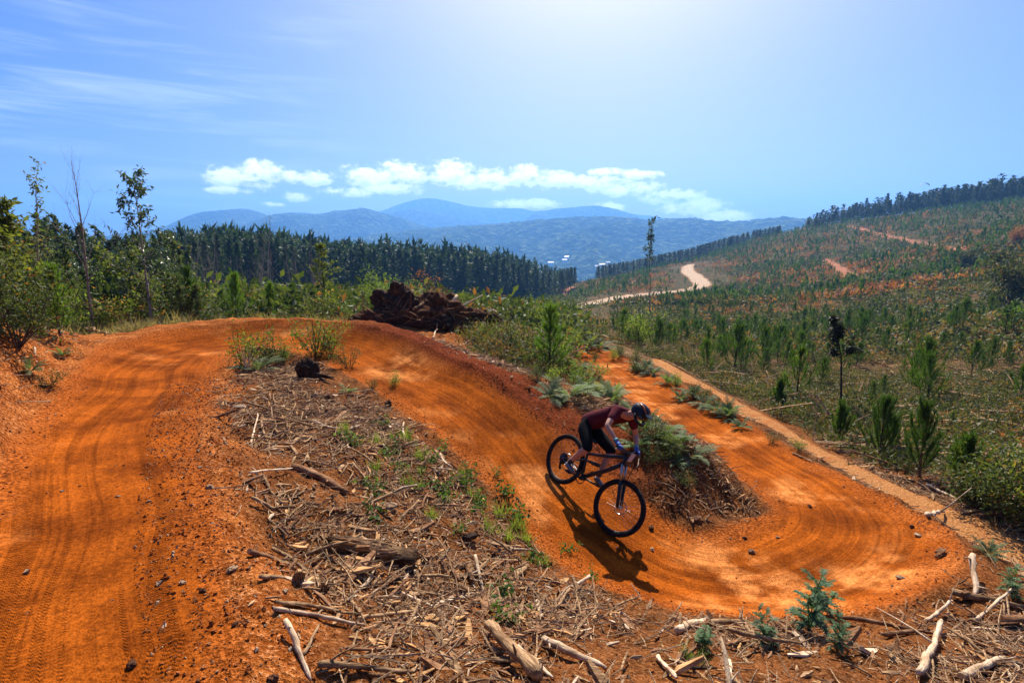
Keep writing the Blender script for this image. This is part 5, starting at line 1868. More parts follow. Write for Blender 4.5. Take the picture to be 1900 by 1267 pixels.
def root_heap():
    """bulldozed root plates and earth behind the descent, with logs thrown on it"""
    base = T(772, 612)
    dd = Vector((base.x, base.y, 0)).normalized()
    sd = Vector((dd.y, -dd.x, 0))
    root = empty('root_heap', base, 'heap of bulldozed dark earth and roots behind the descent', 'earth heap')

    def blob(nm, dx, dy, dz, s, seed, mat=M_CLOD, rough=.5):
        V, F = lump(seed, *s, rough=rough, seg=(46, 30), spikes=.02)
        p = sd * dx + dd * dy
        return mk(nm, V + np.array([p.x, p.y, dz]), F, mat, root, attrs={'tint': ('FLOAT', np.full(len(V), .3))})
    blob('mound', 0.2, 1.0, .10, (1.9, .9, .42), 1)
    blob('root_plate', -.45, .85, .62, (.62, .42, .62), 2, M_CHAR, .6)
    blob('mound', -1.3, .6, .15, (.55, .45, .32), 3)
    blob('mound', .75, .9, .50, (.75, .5, .44), 4)
    blob('clod', .72, .15, .12, (.34, .28, .24), 5, M_CHAR, .6)
    blob('mound', 1.55, .9, .12, (.8, .5, .3), 6)
    # snaking roots round the plates
    g = np.random.default_rng(44)
    for k in range(84):
        a = g.uniform(0, 6.28)
        p = sd * g.normal(.1, .85) + dd * g.uniform(-.1, 1.0)
        d = np.array([g.normal(0, 1) * sd.x, g.normal(0, .5), g.uniform(-.2, .8)])
        P = bend((p.x, p.y, g.uniform(.1, .6)), unit(d), g.uniform(.3, .9), 5, g, 0, .25)
        r0 = g.uniform(.005, .022)
        Geo().add(*tube(P, np.linspace(r0, r0 * .3, 6), 5)).mk('root', (M_WOODBROWN, M_CHAR, M_WOOD)[k % 3], root)
    geo = Geo()
    nq = 420
    ctr = np.array([(-.45, .75, .62), (-1.2, .5, .2), (.75, .8, .5), (.2, .8, .2), (1.5, .8, .2), (.7, .1, .2)])[g.integers(0, 6, nq)]
    sp = g.normal(0, 1, (nq, 3)) * np.array([.42, .28, .22])
    q3 = ctr + sp
    q3[:, 2] = np.maximum(q3[:, 2], .02)
    W3 = np.stack([q3[:, 0] * sd.x + q3[:, 1] * dd.x, q3[:, 0] * sd.y + q3[:, 1] * dd.y, q3[:, 2]], 1)
    fr = [tube(bend((0, 0, 0), (1, 0, 0), 1.0, 4, np.random.default_rng(980 + i), -.2, .28), [.022, .018, .014, .010, .004], 4, cap=False) for i in range(6)]
    scatter(geo, fr, W3, rots(nq), np.exp(g.normal(math.log(.28), .45, nq)))
    geo.mk('fine_roots', M_WOODBROWN, root, smooth=False, kind='stuff')
    at3 = lambda dx, dy, dz: base + sd * dx + dd * dy + Vector((0, 0, dz))
    wood('log', 'weathered pole propped steeply on the heap end', at3(.62, .1, .16), at3(1.22, .9, .86), .062, M_WOODLIGHT, 'log', .01, 0, .85, 9, .04, None, M_HEART)
    wood('pole', 'thin pale pole sticking out beyond the heap', at3(1.0, .5, .40), at3(2.0, .9, .86), .024, M_WOODLIGHT, 'pole', .02)
    wood('log', 'short pale log end jutting from the heap middle', at3(-.05, .25, .55), at3(.32, .7, .70), .05, M_WOOD, 'log', .02, 0, .9, 9, .05, None, M_HEART)
    wood('pole', 'thin white stick on top of the heap', at3(.15, .9, .92), at3(.65, 1.3, .80), .018, M_WOODLIGHT, 'pole', .02)
    wood('pole', 'second thin white stick crossing the heap top', at3(.2, 1.0, .98), at3(.5, 1.2, .72), .015, M_WOODLIGHT, 'pole', .02)
    wood('root', 'broken pale root on the root plate crest', at3(-.62, .8, 1.06), at3(-.35, .9, .98), .03, M_WOOD, 'root', .05)
    wood('branch', 'pale branch stub at the low end of the heap', at3(-1.15, .1, .18), at3(-1.0, .3, .40), .035, M_WOOD, 'branch', .03)
    wood('branch', 'grey branch lying low across the heap foot', at3(-.9, -.1, .05), at3(-.2, -.05, .10), .02, M_WOOD, 'branch', .04, 2)


root_heap()


def stump():
    b = T(572, 704)
    root = empty('stump', b, 'dark rotten stump beneath the straggly bush', 'stump')
    V, F = lump(31, .15, .13, .24, rough=.5, seg=(26, 18), spikes=.03)
    mk('stump_body', V + np.array([0, 0, .10]), F, M_CHAR, root, attrs={'tint': ('FLOAT', np.full(len(V), .3))})
    g = np.random.default_rng(4)
    for k in range(11):
        a = g.uniform(0, 6.28)
        P = bend((math.cos(a) * .08, math.sin(a) * .08, .10), unit(np.array([math.cos(a), math.sin(a), -.25])), g.uniform(.2, .45), 4, g, -.1, .2)
        Geo().add(*tube(P, np.linspace(.03, .008, 5), 6)).mk('root', M_CHAR, root)
    # white dead twigs beside the pale bush
    for k, (px, py, h) in enumerate(((455, 690, .45), (462, 688, .36))):
        rt = empty('dead_shrub', T(px, py), ('taller' if k == 0 else 'shorter') + ' bleached leafless shrub in the pale bush', 'dead shrub')
        leafy_tree(50 + k, h, first=.15, spread=.5, prim=9, sub=3, lpt=0, trunk=.03, elev=45, stems=3)[0].mk('stems', M_WOODLIGHT, rt)


stump()


# ------------------------------------------------------------------ litter
def strip_points(n, rmax=14.0, seed=1, rmin=1.1):
    """random ground points off the trail, near the camera, with their zone masks"""
    g = np.random.default_rng(seed)
    r = np.sqrt(g.uniform(rmin ** 2, rmax ** 2, n))
    a = g.uniform(R(-52), R(52), n)
    X, Y = r * np.sin(a), r * np.cos(a)
    z, m = land(X, Y, True)
    return X, Y, z + CZ, m, g


def chip(seed):
    """a splintered sliver: bent six-sided flake with ragged ends"""
    g = np.random.default_rng(seed)
    L, w, t = 1.0, g.uniform(.12, .35), g.uniform(.04, .10)
    xs = np.array([-.5, .05, .5]) + g.normal(0, .05, 3)
    V = []
    for i, x in enumerate(xs):
        ww = w * (.35, 1, .3)[i] * g.uniform(.8, 1.2)
        b = .08 * math.sin(x * 3 + seed)
        V += [(x, -ww / 2, b), (x, ww / 2, b + .01), (x, ww / 2 * .8, b + t), (x, -ww / 2 * .8, b + t)]
    Q = []
    for i in range(2):
        a = i * 4
        for j in range(4):
            Q.append((a + j, a + (j + 1) % 4, a + 4 + (j + 1) % 4, a + 4 + j))
    Q += [(3, 2, 1, 0), (8, 9, 10, 11)]
    return np.array(V), np.array(Q)


def pebble(seed):
    """angular stone chip: a skewed octahedron"""
    g = np.random.default_rng(seed)
    V = np.array([[1, 0, 0], [-1, 0, 0], [0, .8, 0], [0, -.8, 0], [0, 0, .65], [0, 0, -.65]], float) * g.uniform(.7, 1.2, (6, 1)) + g.normal(0, .2, (6, 3))
    return V, np.array([[0, 2, 4], [2, 1, 4], [1, 3, 4], [3, 0, 4], [2, 0, 5], [1, 2, 5], [3, 1, 5], [0, 3, 5]])


M_TWIG = wood_mat('twig_wood', (.22, .125, .06), (.48, .33, .185), (.13, .07, .035))


def litter():
    X, Y, z, m, g = strip_points(165000, 12.0, 3)
    off = (m['track'] < .25) & (m['foot'] < .4)
    d, s = m['d'], m['s']
    left_bank = (d > 0) & (s < 16)
    w = np.where(left_bank, .34, 1.0) * np.where(m['wall'] > .4, .12, 1.0)
    near_left = (s < 14) & (d < 0) & (d > -1.02 + .3 * fbm(X * 1.5, Y * 1.5, 2, 66))            # gravel shoulder of the first leg
    w = np.where(near_left, .10, w)
    beyond = (m['d2'] > .6) & (m['d2'] < 1e8)
    w = np.where(beyond, .3, w)
    patch = np.clip(.62 + 1.5 * fbm(X * 1.1, Y * 1.1, 3, 55), .08, 1)
    edge_d = np.minimum(np.abs(d) - m['hw'], 3)
    soft = np.clip(edge_d / .75 + .30 * fbm(X * 2.5, Y * 2.5, 2, 12), .04, 1)
    k = off & (g.random(len(X)) < w * patch * soft)
    P = np.stack([X, Y, z], 1)
    ch = [chip(i) for i in range(10)]
    q = np.where(k)[0][:21000]
    sz = np.exp(g.normal(math.log(.055), .55, len(q)))
    sel = g.random(len(q))
    for nm, mat, lo, hi in (('bark_litter', M_WOODBROWN, 0, .62), ('wood_litter', M_WOOD, .62, .82), ('pale_litter', M_WOODLIGHT, .82, .87), ('orange_litter', M_HEART, .87, 1.0)):
        geo = Geo()
        j = (sel >= lo) & (sel < hi)
        scatter(geo, ch, P[q][j] + np.array([0, 0, .008]), rots(j.sum(), .28), sz[j])
        geo.mk(nm, mat, smooth=False, kind='stuff', label={'bark_litter': 'brown bark chips littering the cleared strip', 'wood_litter': 'grey wood chips littering the cleared strip',
               'pale_litter': 'bleached splinters littering the cleared strip', 'orange_litter': 'orange split wood chips littering the cleared strip'}[nm], cat='litter')
    # twigs
    q = np.where(k)[0][21000:31000]
    tw = [tube(bend((-.5, 0, 0), (1, 0, 0), 1.0, 4, np.random.default_rng(900 + i), 0, .16), [.014, .016, .013, .010, .005], 4, cap=False) for i in range(8)]
    geo = Geo()
    scatter(geo, tw, P[q] + np.array([0, 0, .022]), rots(len(q), .16), np.clip(np.exp(g.normal(math.log(.22), .5, len(q))), .06, .42))
    geo.mk('twig_litter', M_TWIG, smooth=False, kind='stuff', label='fine broken twigs covering the cleared strip', cat='litter')
    # countable sticks
    q = np.where(k & (np.hypot(X, Y) < 7.5) & (w > .5))[0][-170:]
    sb = []
    for i in range(9):
        ge = Geo()
        gg = np.random.default_rng(950 + i)
        Pp = bend((-.5, 0, 0), (1, 0, 0), 1.0, 5, gg, 0, .12)
        ge.add(*tube(Pp, np.array([.030, .034, .032, .028, .024, .014]) * gg.uniform(.8, 1.3), 7, jit=.06), gg.random())
        for e in range(i % 3):
            S = bend(Pp[2 + e], unit(np.array([.6, gg.choice([-1, 1]) * .7, .3])), .28, 3, gg, 0, .15)
            ge.add(*tube(S, [.016, .014, .010, .006], 5))
        sb.append(ge)
    pr = {}
    for c, i in enumerate(q):
        k_, mt = c % 9, (M_WOOD, M_WOODBROWN, M_WOODLIGHT, M_WOOD)[c % 4]
        s_ = float(np.clip(np.exp(g.normal(math.log(.30), .4)), .14, .5))
        key = (k_, mt.name)
        loc = (X[i], Y[i], z[i] + .022)
        if key not in pr:
            pr[key] = sb[k_].mk('stick', mt, loc=loc, label='broken stick lying in the woody debris beside the trail', cat='stick', group='broken sticks in the debris')
            o = pr[key]
        else:
            o = pr[key].copy()
            COL.objects.link(o)
            o.location = loc
        o.scale = (s_, s_ * .9, s_ * .9)
        o.rotation_euler = (g.uniform(-.1, .1), g.normal(0, .12), g.uniform(0, 6.28))
    # gravel: loose reddish stones on shoulders and trail edges
    X, Y, z, m, g = strip_points(90000, 9.0, 8)
    d, s = m['d'], m['s']
    ad = np.abs(d) / m['hw']
    shoulder = (s < 14) & (d < -.25) & (d > -1.25)
    wt = np.where(shoulder, 1.0, np.where(m['track'] > .5, np.clip((ad - .55) * .9, 0.015, .5), .32))
    wt = np.where(m['wall'] > .4, .6, wt)
    q = np.where(g.random(len(X)) < wt)[0][:30000]
    pb = [pebble(40 + i) for i in range(7)]
    geo = Geo()
    sz = np.clip(np.exp(g.normal(math.log(.0075), .5, len(q))), .003, .019)
    scatter(geo, pb, np.stack([X, Y, z], 1)[q], rots(len(q)), sz)
    geo.mk('gravel', M_STONE, smooth=False, kind='stuff', label='loose reddish gravel on the trail shoulders', cat='gravel')
    pale = q[:1500]
    geo = Geo()
    scatter(geo, pb, np.stack([X, Y, z + .003], 1)[::-1][:len(pale)] if False else np.stack([X, Y, z + .003], 1)[pale], rots(len(pale)), sz[:1500] * 1.3)
    geo.mk('pale_gravel', M_WSTONE, smooth=False, kind='stuff', label='pale pebbles scattered over the red soil', cat='gravel')
    # single stones big enough to point at
    st = [(431, 1058, 8, 'white stone on the gravel shoulder'), (508, 1260, 9, 'orange-brown stone at the bottom gravel edge'), (338, 1082, 5, 'small grey stone beside the tread marks'), (388, 906, 6, 'pale flat stone high on the gravel shoulder'),
          (376, 1097, 6, 'dark stone in the middle of the gravel'), (436, 1160, 6, 'dark clod at the right of the gravel'), (245, 1235, 8, 'dark clod at the edge of the tyre marks'), (725, 943, 12, 'pale split block in the middle of the litter'),
          (1210, 1020, 4, 'pale stone on the trail below the front wheel'), (1208, 980, 6, 'grey stone at the foot of the dark mound'), (1502, 940, 4, 'dark clod on the far leg'), (1382, 999, 4, 'dark stone at the inside of the bend'),
          (1670, 1073, 6, 'pale stone on the banked outside of the bend'), (1703, 994, 5, 'stone on the banked wall of the bend'), (1395, 1025, 6, 'flat pale wood chip on the bend'), (1443, 997, 3, 'small pale stone inside the bend'),
          (1692, 978, 4, 'small brown stone near the rim'), (612, 740, 9, 'pale rock under the dark stump'), (585, 735, 7, 'white flake of rock left of the pale rock'), (720, 750, 8, 'red-brown clod in the upper litter')]
    for k, (px, py, rp, lab) in enumerate(st):
        p = T(px, py)
        rr = rp * (p - Vector((0, 0, CZ))).length / 1000
        V, F = lump(500 + k, rr, rr * random.uniform(.6, .9), rr * random.uniform(.45, .7), rough=.45, seg=(10, 7))
        o = mk('stone', V, F, M_CLOD if 'dark' in lab or 'clod' in lab or 'brown' in lab else M_WSTONE, smooth=False, attrs={'tint': ('FLOAT', np.full(len(V), random.random()))}, label=lab, cat='stone', loc=p + Vector((0, 0, rr * .3)))
        o.rotation_euler.z = random.uniform(0, 6.28)
    # pine cones
    for k, (px, py, lab) in enumerate(((461, 790, 'closed grey pine cone by the upper gravel edge'), (556, 1082, 'large open pine cone among the sticks'), (600, 1104, 'pine cone half hidden under twigs'))):
        p = T(px, py)
        root = empty('pine_cone', p + Vector((0, 0, .035)), lab, 'pine cone')
        root.rotation_euler = (R(80), 0, random.uniform(0, 6.28))
        V, F = lump(70 + k, .026, .026, .05, rough=.1, seg=(10, 8))
        root.scale = (.72,) * 3
        mk('core', V, F, M_WOODBROWN, root, attrs={'tint': ('FLOAT', np.full(len(V), .2))})
        ge = Geo()
        for j in range(64):
            f = (j + .5) / 64
            a = j * 2.4
            zz = -.052 + .108 * f
            rr = .034 * math.sin(.35 + 2.5 * f) + .006
            c = np.array([math.cos(a) * rr, math.sin(a) * rr, zz])
            u_ = np.array([-math.sin(a), math.cos(a), 0]) * .010
            up = np.array([math.cos(a) * .5, math.sin(a) * .5, .9]) * .013
            ge.add(np.array([c * np.array([.5, .5, 1]) - u_ * .6, c * np.array([.5, .5, 1]) + u_ * .6, c + u_ + up * .6, c + up, c - u_ + up * .6]), np.array([[0, 1, 2], [0, 2, 3], [0, 3, 4]]))
        ge.mk('scale', M_WOOD, root, smooth=False, kind='stuff')
    # chunky bark slabs
    for k, (px, py, rp, yaw, lab) in enumerate(((553, 1018, 15, .3, 'orange bark slab by the gravel edge'), (775, 1118, 10, 1.0, 'orange bark lump among the sticks'), (800, 1155, 15, -.5, 'torn yellow heartwood piece'),
                                                (715, 1165, 8, .7, 'round orange bark knot'), (660, 1190, 9, .2, 'small orange chunk below the pale sticks'), (700, 1200, 14, -.2, 'yellowish splintered chunk at the bottom'),
                                                (735, 1078, 12, .9, 'dark curled bark strip below the massive log'), (840, 960, 9, .4, 'red-brown clod of bark in the middle litter'), (870, 1000, 14, 0, 'dark root clump beside the massive log'),
                                                (1745, 1030, 12, .5, 'broken bark heap on the rim of the bend'), (1790, 1110, 12, .4, 'splintered root mass by the bleached roots'))):
        p = T(px, py)
        L = rp * 2.2 * (p - Vector((0, 0, CZ))).length / 1000
        V, Q = chip(300 + k)
        V = V * np.array([L, L * 1.6, L * 2.6])
        geo = Geo()
        geo.add(V, Q, random.random())
        for e in range(3):
            V2, Q2 = chip(330 + k * 3 + e)
            geo.add(V2 * np.array([L * .8, L * .7, L * 1.2]) + np.array([0, (e - 1) * L * .14, L * .10]), Q2, random.random())
        o = geo.mk('bark_slab', M_CHAR if 'dark' in lab else M_HEART if 'orange' in lab or 'yellow' in lab else M_WOODBROWN, smooth=False, label=lab, cat='bark', loc=p + Vector((0, 0, .01)))
        o.rotation_euler = (.15, .1, yaw)


litter()
# ------------------------------------------------------------------ bicycle and rider
def pmat(name, col, rough=.5, metal=0.0, spec=.5, bump=0.0, bscale=60.0, vary=.25):
    ma = bpy.data.materials.new(name)
    ma.use_nodes = True
    w = NT(ma.node_tree)
    tc = w.n('ShaderNodeTexCoord').outputs['Object']
    n = w.noise(tc, bscale, 4.0, .6)
    c = w.mix(w.ramp(n, .3, .7), tuple(v * (1 - vary) for v in col), tuple(min(1, v * (1 + vary)) for v in col))
    bs = w.n('ShaderNodeBsdfPrincipled', i_Base_Color=c, i_Roughness=rough, i_Metallic=metal)
    bs.inputs['Specular IOR Level'].default_value = spec
    if bump:
        w.put(bs.inputs['Normal'], w.n('ShaderNodeBump', i_Strength=.8, i_Distance=bump, i_Height=n).outputs[0])
    out = w.n('ShaderNodeOutputMaterial')
    w.t.links.new(bs.outputs[0], out.inputs['Surface'])
    return ma


M_RUBBER = pmat('tyre_rubber', (.014, .012, .011), .9, spec=.15, bump=.003)
M_FRAME = pmat('frame_paint', (.006, .011, .018), .35, spec=.4)
M_ALLOY = pmat('alloy', (.36, .36, .37), .35, 1.0)
M_BLACK = pmat('black_metal', (.010, .010, .011), .45, .2, spec=.35)
M_SADDLE = pmat('saddle_vinyl', (.02, .02, .02), .5)
M_SKIN = pmat('skin', (.42, .21, .135), .5, spec=.4, vary=.12)
M_SHIRT = pmat('maroon_jersey', (.080, .011, .016), .95, spec=.1, bump=.008, bscale=22)
M_SHORTS = pmat('black_shorts', (.006, .006, .007), .95, spec=.1, bump=.006, bscale=22)
M_GLOVE = pmat('blue_glove', (.020, .085, .32), .7)
M_GLOVE2 = pmat('teal_cuff', (.04, .32, .36), .7)
M_SHOE = pmat('grey_shoe', (.10, .105, .12), .7)
M_SOCK = pmat('dark_sock', (.03, .03, .035), .9)
M_HELM = pmat('helmet_shell', (.005, .005, .007), .4, spec=.25)
M_HELM2 = pmat('helmet_orange', (.45, .12, .02), .3)
M_PLATE = pmat('number_plate', (.42, .43, .46), .5)
M_LENS = pmat('dark_lens', (.01, .01, .012), .1, spec=.9)


def torus(R_, r_, nu=48, nv=8, knob=0.0, axis='y'):
    u = np.linspace(0, 2 * np.pi, nu, endpoint=False)
    v = np.linspace(0, 2 * np.pi, nv, endpoint=False)
    U, V_ = np.meshgrid(u, v, indexing='ij')
    rr = r_ * np.ones_like(U)
    if knob:
        rr = rr + knob * ((np.arange(nu)[:, None] + np.arange(nv)[None]) % 2) * (np.cos(V_) > .1)
    P = np.stack([(R_ + rr * np.cos(V_)) * np.cos(U), rr * np.sin(V_), (R_ + rr * np.cos(V_)) * np.sin(U)], -1).reshape(-1, 3)
    i = np.arange(nu * nv).reshape(nu, nv)
    a, b = i, np.roll(i, -1, 0)
    return P, np.stack([a, np.roll(a, -1, 1), np.roll(b, -1, 1), b], -1).reshape(-1, 4)


def disc(R_, y0, y1, n=24, inner=0.0):
    return tube([(0, y0, 0), (0, y1, 0)], R_, n)


def xf(VF, M):
    V = np.asarray(VF[0])
    V = np.c_[V, np.ones(len(V))] @ np.array(M).T
    return V[:, :3], VF[1]


BS = .87


def place_bike():
    Fp, Rp = T(1124, 984), T(1030, 893)
    f = (Fp - Rp)
    f.normalize()
    Rp = Fp - f * 1.20 * BS
    Rp.z = land1(Rp.x, Rp.y)
    f = (Fp - Rp).normalized()
    l = Vector((0, 0, 1)).cross(f).normalized()
    u = f.cross(l).normalized()
    lean = R(24.0)
    l2 = l * math.cos(lean) - u * math.sin(lean)
    u2 = u * math.cos(lean) + l * math.sin(lean)
    M = Matrix(((f.x, l2.x, u2.x, Rp.x), (f.y, l2.y, u2.y, Rp.y), (f.z, l2.z, u2.z, Rp.z - .008), (0, 0, 0, 1)))
    return M @ Matrix.Scale(BS, 4)


BIKE = place_bike()
RW, WB = .37, 1.20
HT, HB = Vector((.900, 0, .985)), Vector((.945, 0, .885))
STEER = Matrix.Translation(HB) @ Matrix.Rotation(R(13), 4, (HT - HB).normalized()) @ Matrix.Translation(-HB)


def build_bike():
    root = empty('mountain_bike', (0, 0, 0), 'dark full-suspension mountain bike leaning into the bend under the rider', 'bicycle')
    root.matrix_world = BIKE
    I = Matrix.Identity(4)

    def part(nm, pieces, mat, parent=root, M=I, smooth=True):
        g = Geo()
        for p in pieces:
            g.add(*xf(p, M), .5)
        return g.mk(nm, mat, parent, smooth)
    for nm, x, M in (('rear_wheel', 0, I), ('front_wheel', WB, STEER)):
        Tx = M @ Matrix.Translation((x, 0, RW))
        w = part('wheel', [torus(.312, .0135, 56, 8)], M_BLACK, root, Tx)
        part('tyre', [torus(.338, .031, 112, 12, .005)], M_RUBBER, w, Tx, smooth=False)
        part('hub', [tube([(0, -.055, 0), (0, -.03, 0), (0, .03, 0), (0, .055, 0)], [.016, .026, .026, .016], 12)], M_ALLOY, w, Tx)
        sp = []
        for k in range(28):
            a = k * 2 * math.pi / 28
            b = a + (.35 if k % 2 else -.35)
            s = .026 if k % 4 < 2 else -.026
            sp.append(tube([(.026 * math.cos(b), s, .026 * math.sin(b)), (.305 * math.cos(a), 0, .305 * math.sin(a))], .0014, 3, cap=False))
        part('spokes', sp, M_ALLOY, w, Tx)
        part('brake_disc', [torus(.085, .006, 40, 4), tube([(0, .040, 0), (0, .043, 0)], .03, 10)], M_ALLOY, w, Tx @ Matrix.Translation((0, .042, 0)) @ Matrix.Diagonal((1, .25, 1, 1)))
        if x == 0:
            part('cassette', [tube([(0, -.045, 0), (0, -.03, 0)], [.035, .085], 20)], M_BLACK, w, Tx)
    BB, ST = (.43, 0, .335), (.285, 0, .77)
    fr = part('frame', [
        tube([tuple(HT + Vector((.006, 0, -.02))), (.62, 0, .80), (.33, 0, .665)], [.024, .024, .020], 10),
        tube([tuple(HB), (.72, 0, .62), (.47, 0, .37)], [.028, .030, .028], 10),
        tube([(.44, 0, .33), (.37, 0, .52), ST], [.024, .020, .018], 10),
        tube([tuple(HT), tuple(HB)], .027, 12),
        tube([(.46, -.045, .335), (.46, .045, .335)], .032, 12)], M_FRAME)
    for s in (-1, 1):
        part('chainstay', [tube([(.42, .045 * s, .36), (.2, .062 * s, .355), (0, .068 * s, .37)], [.014, .013, .012], 8)], M_FRAME)
        part('seatstay', [tube([(.40, .03 * s, .585), (.2, .058 * s, .48), (0, .066 * s, .375)], [.012, .011, .011], 8)], M_FRAME)
    part('shock', [tube([(.40, 0, .585), (.47, 0, .60)], .018, 10), tube([(.47, 0, .60), (.60, 0, .635)], .026, 10)], M_BLACK)
    part('seat_post', [tube([(.285, 0, .76), (.262, 0, .855)], .015, 8)], M_BLACK)
    V = []
    # saddle: long nose, wide tail
    xs = np.linspace(.10, .37, 9)
    for i, x in enumerate(xs):
        f = i / 8
        wd = .072 * (1 - f) ** .7 + .018
        for a in np.linspace(0, 2 * math.pi, 10, endpoint=False):
            V.append((x, math.cos(a) * wd, .872 + .022 * math.sin(a) + .012 * (1 - f) - .01 * f))
    i = np.arange(90).reshape(9, 10)
    a, b = i[:-1], i[1:]
    Q = np.stack([a, np.roll(a, -1, 1), np.roll(b, -1, 1), b], -1).reshape(-1, 4)
    part('saddle', [(np.array(V), [Q])], M_SADDLE)
    ax = Vector((WB, 0, RW))
    fd = (ax - HB)
    for s in (-1, 1):
        o_ = Vector((0, .062 * s, 0))
        part('fork_leg', [tube([tuple(HB + o_ + fd * .02), tuple(HB + o_ + fd * .42)], .0175, 10)], M_ALLOY, root, STEER)
        part('fork_lower', [tube([tuple(HB + o_ + fd * .40), tuple(HB + o_ + fd * .85), tuple(ax + o_)], [.024, .023, .019], 10)], M_BLACK, root, STEER)
    part('fork_crown', [tube([tuple(HB + Vector((0, -.075, -.01))), tuple(HB + Vector((0, .075, -.01)))], .026, 10), tube([tuple(HB + fd * .48 + Vector((.0, -.06, 0))), tuple(HB + fd * .46 + Vector((.055, 0, .04))), tuple(HB + fd * .48 + Vector((0, .06, 0)))], .014, 8)], M_BLACK, root, STEER)
    st = HT + (HT - HB).normalized() * .035
    bc = st + Vector((.045, 0, .02))
    part('stem', [tube([tuple(HT), tuple(st + Vector((0, 0, .01)))], .020, 10), tube([tuple(st), tuple(bc)], .019, 10)], M_BLACK, root, STEER)
    bar = part('handlebar', [tube([tuple(bc + Vector((-.05, -.38, .03))), tuple(bc + Vector((-.03, -.20, .03))), tuple(bc + Vector((0, -.06, 0))), tuple(bc + Vector((0, .06, 0))), tuple(bc + Vector((-.03, .20, .03))), tuple(bc + Vector((-.05, .38, .03)))], [.012, .012, .016, .016, .012, .012], 8)], M_BLACK, root, STEER)
    for s in (-1, 1):
        part('grip', [tube([tuple(bc + Vector((-.034, .24 * s, .03))), tuple(bc + Vector((-.052, .385 * s, .03)))], .0165, 10)], M_RUBBER, bar, STEER)
        part('brake_lever', [tube([tuple(bc + Vector((-.03, .21 * s, .03))), tuple(bc + Vector((.02, .23 * s, .015))), tuple(bc + Vector((.015, .32 * s, .005)))], [.010, .007, .005], 6)], M_BLACK, bar, STEER)
    for s, P_ in ((-1, [bc + Vector((.0, -.21, .02)), bc + Vector((.09, -.10, -.03)), HT + Vector((.06, -.03, -.10)), Vector((.70, -.03, .62)), Vector((.46, -.05, .40))]), (1, [bc + Vector((.0, .21, .02)), bc + Vector((.10, .10, -.05)), HB + fd * .3 + Vector((.05, .06, 0)), HB + fd * .85 + Vector((.0, .085, 0))])):
        part('brake_hose', [tube([tuple(q) for q in P_], .0045, 5)], M_RUBBER, root, STEER if s > 0 else I)
    part('number_board', [(np.array([bc + Vector((x, y, z)) for x, y, z in ((.055, -.06, -.09), (.055, .06, -.09), (.060, .075, .03), (.060, -.075, .03), (.051, -.06, -.09), (.051, .06, -.09), (.056, .075, .03), (.056, -.075, .03))]),
                           np.array([[0, 1, 2, 3], [7, 6, 5, 4], [0, 4, 5, 1], [1, 5, 6, 2], [2, 6, 7, 3], [3, 7, 4, 0]]))], M_PLATE, root, STEER, smooth=False)
    part('chainring', [torus(.078, .006, 36, 4), tube([(0, -.004, 0), (0, .004, 0)], .03, 10)], M_BLACK, root, Matrix.Translation((.46, -.052, .335)))
    part('chain', [tube([(.46, -.050, .413), (.2, -.045, .42), (0, -.040, .405)], .005, 4), tube([(.46, -.050, .258), (.2, -.045, .27), (.05, -.042, .25)], .005, 4)], M_BLACK)
    part('derailleur', [tube([(.0, -.065, .33), (.03, -.07, .27), (.05, -.055, .22)], [.016, .016, .02], 8)], M_BLACK)
    for s, dx in ((-1, -.168), (1, .168)):
        part('crank_arm', [tube([(.46, .065 * s, .335), (.46 + dx, .085 * s, .335 + (.02 if dx > 0 else -.02))], [.016, .012], 8)], M_BLACK)
        c = Vector((.46 + dx, .14 * s, .335 + (.02 if dx > 0 else -.02)))
        g = []
        for q in (-1, 1):
            g.append(tube([tuple(c + Vector((.045 * q, -.05, 0))), tuple(c + Vector((.045 * q, .05, 0)))], .009, 6))
            g.append(tube([tuple(c + Vector((-.045, .05 * q, 0))), tuple(c + Vector((.045, .05 * q, 0)))], .009, 6))
        g.append(tube([tuple(c + Vector((0, -.055, 0))), tuple(c + Vector((0, .055, 0)))], .012, 6))
        part('pedal', g, M_BLACK)
    return STEER @ bc


BC = build_bike()


def skin_mesh(name, verts, edges, radii, mat, parent, root=0, sub=2):
    """one continuous skinned surface from a joint skeleton"""
    me = bpy.data.meshes.new(name)
    me.from_pydata([tuple(v) for v in verts], edges, [])
    o = bpy.data.objects.new(name, me)
    COL.objects.link(o)
    md = o.modifiers.new('Skin', 'SKIN')
    md.use_smooth_shade = True
    for i, r in enumerate(radii):
        sv = me.skin_vertices[0].data[i]
        sv.radius = r if isinstance(r, tuple) else (r, r)
        sv.use_root = i == root
    ss = o.modifiers.new('Sub', 'SUBSURF')
    ss.levels = ss.render_levels = sub
    dg = bpy.context.evaluated_depsgraph_get()
    dg.update()
    ev = bpy.data.meshes.new_from_object(o.evaluated_get(dg))
    bpy.data.objects.remove(o)
    ev.name = name
    ev.materials.clear()
    ev.materials.append(mat)
    for p in ev.polygons:
        p.use_smooth = True
    o = bpy.data.objects.new(name, ev)
    COL.objects.link(o)
    o.parent = parent
    return o


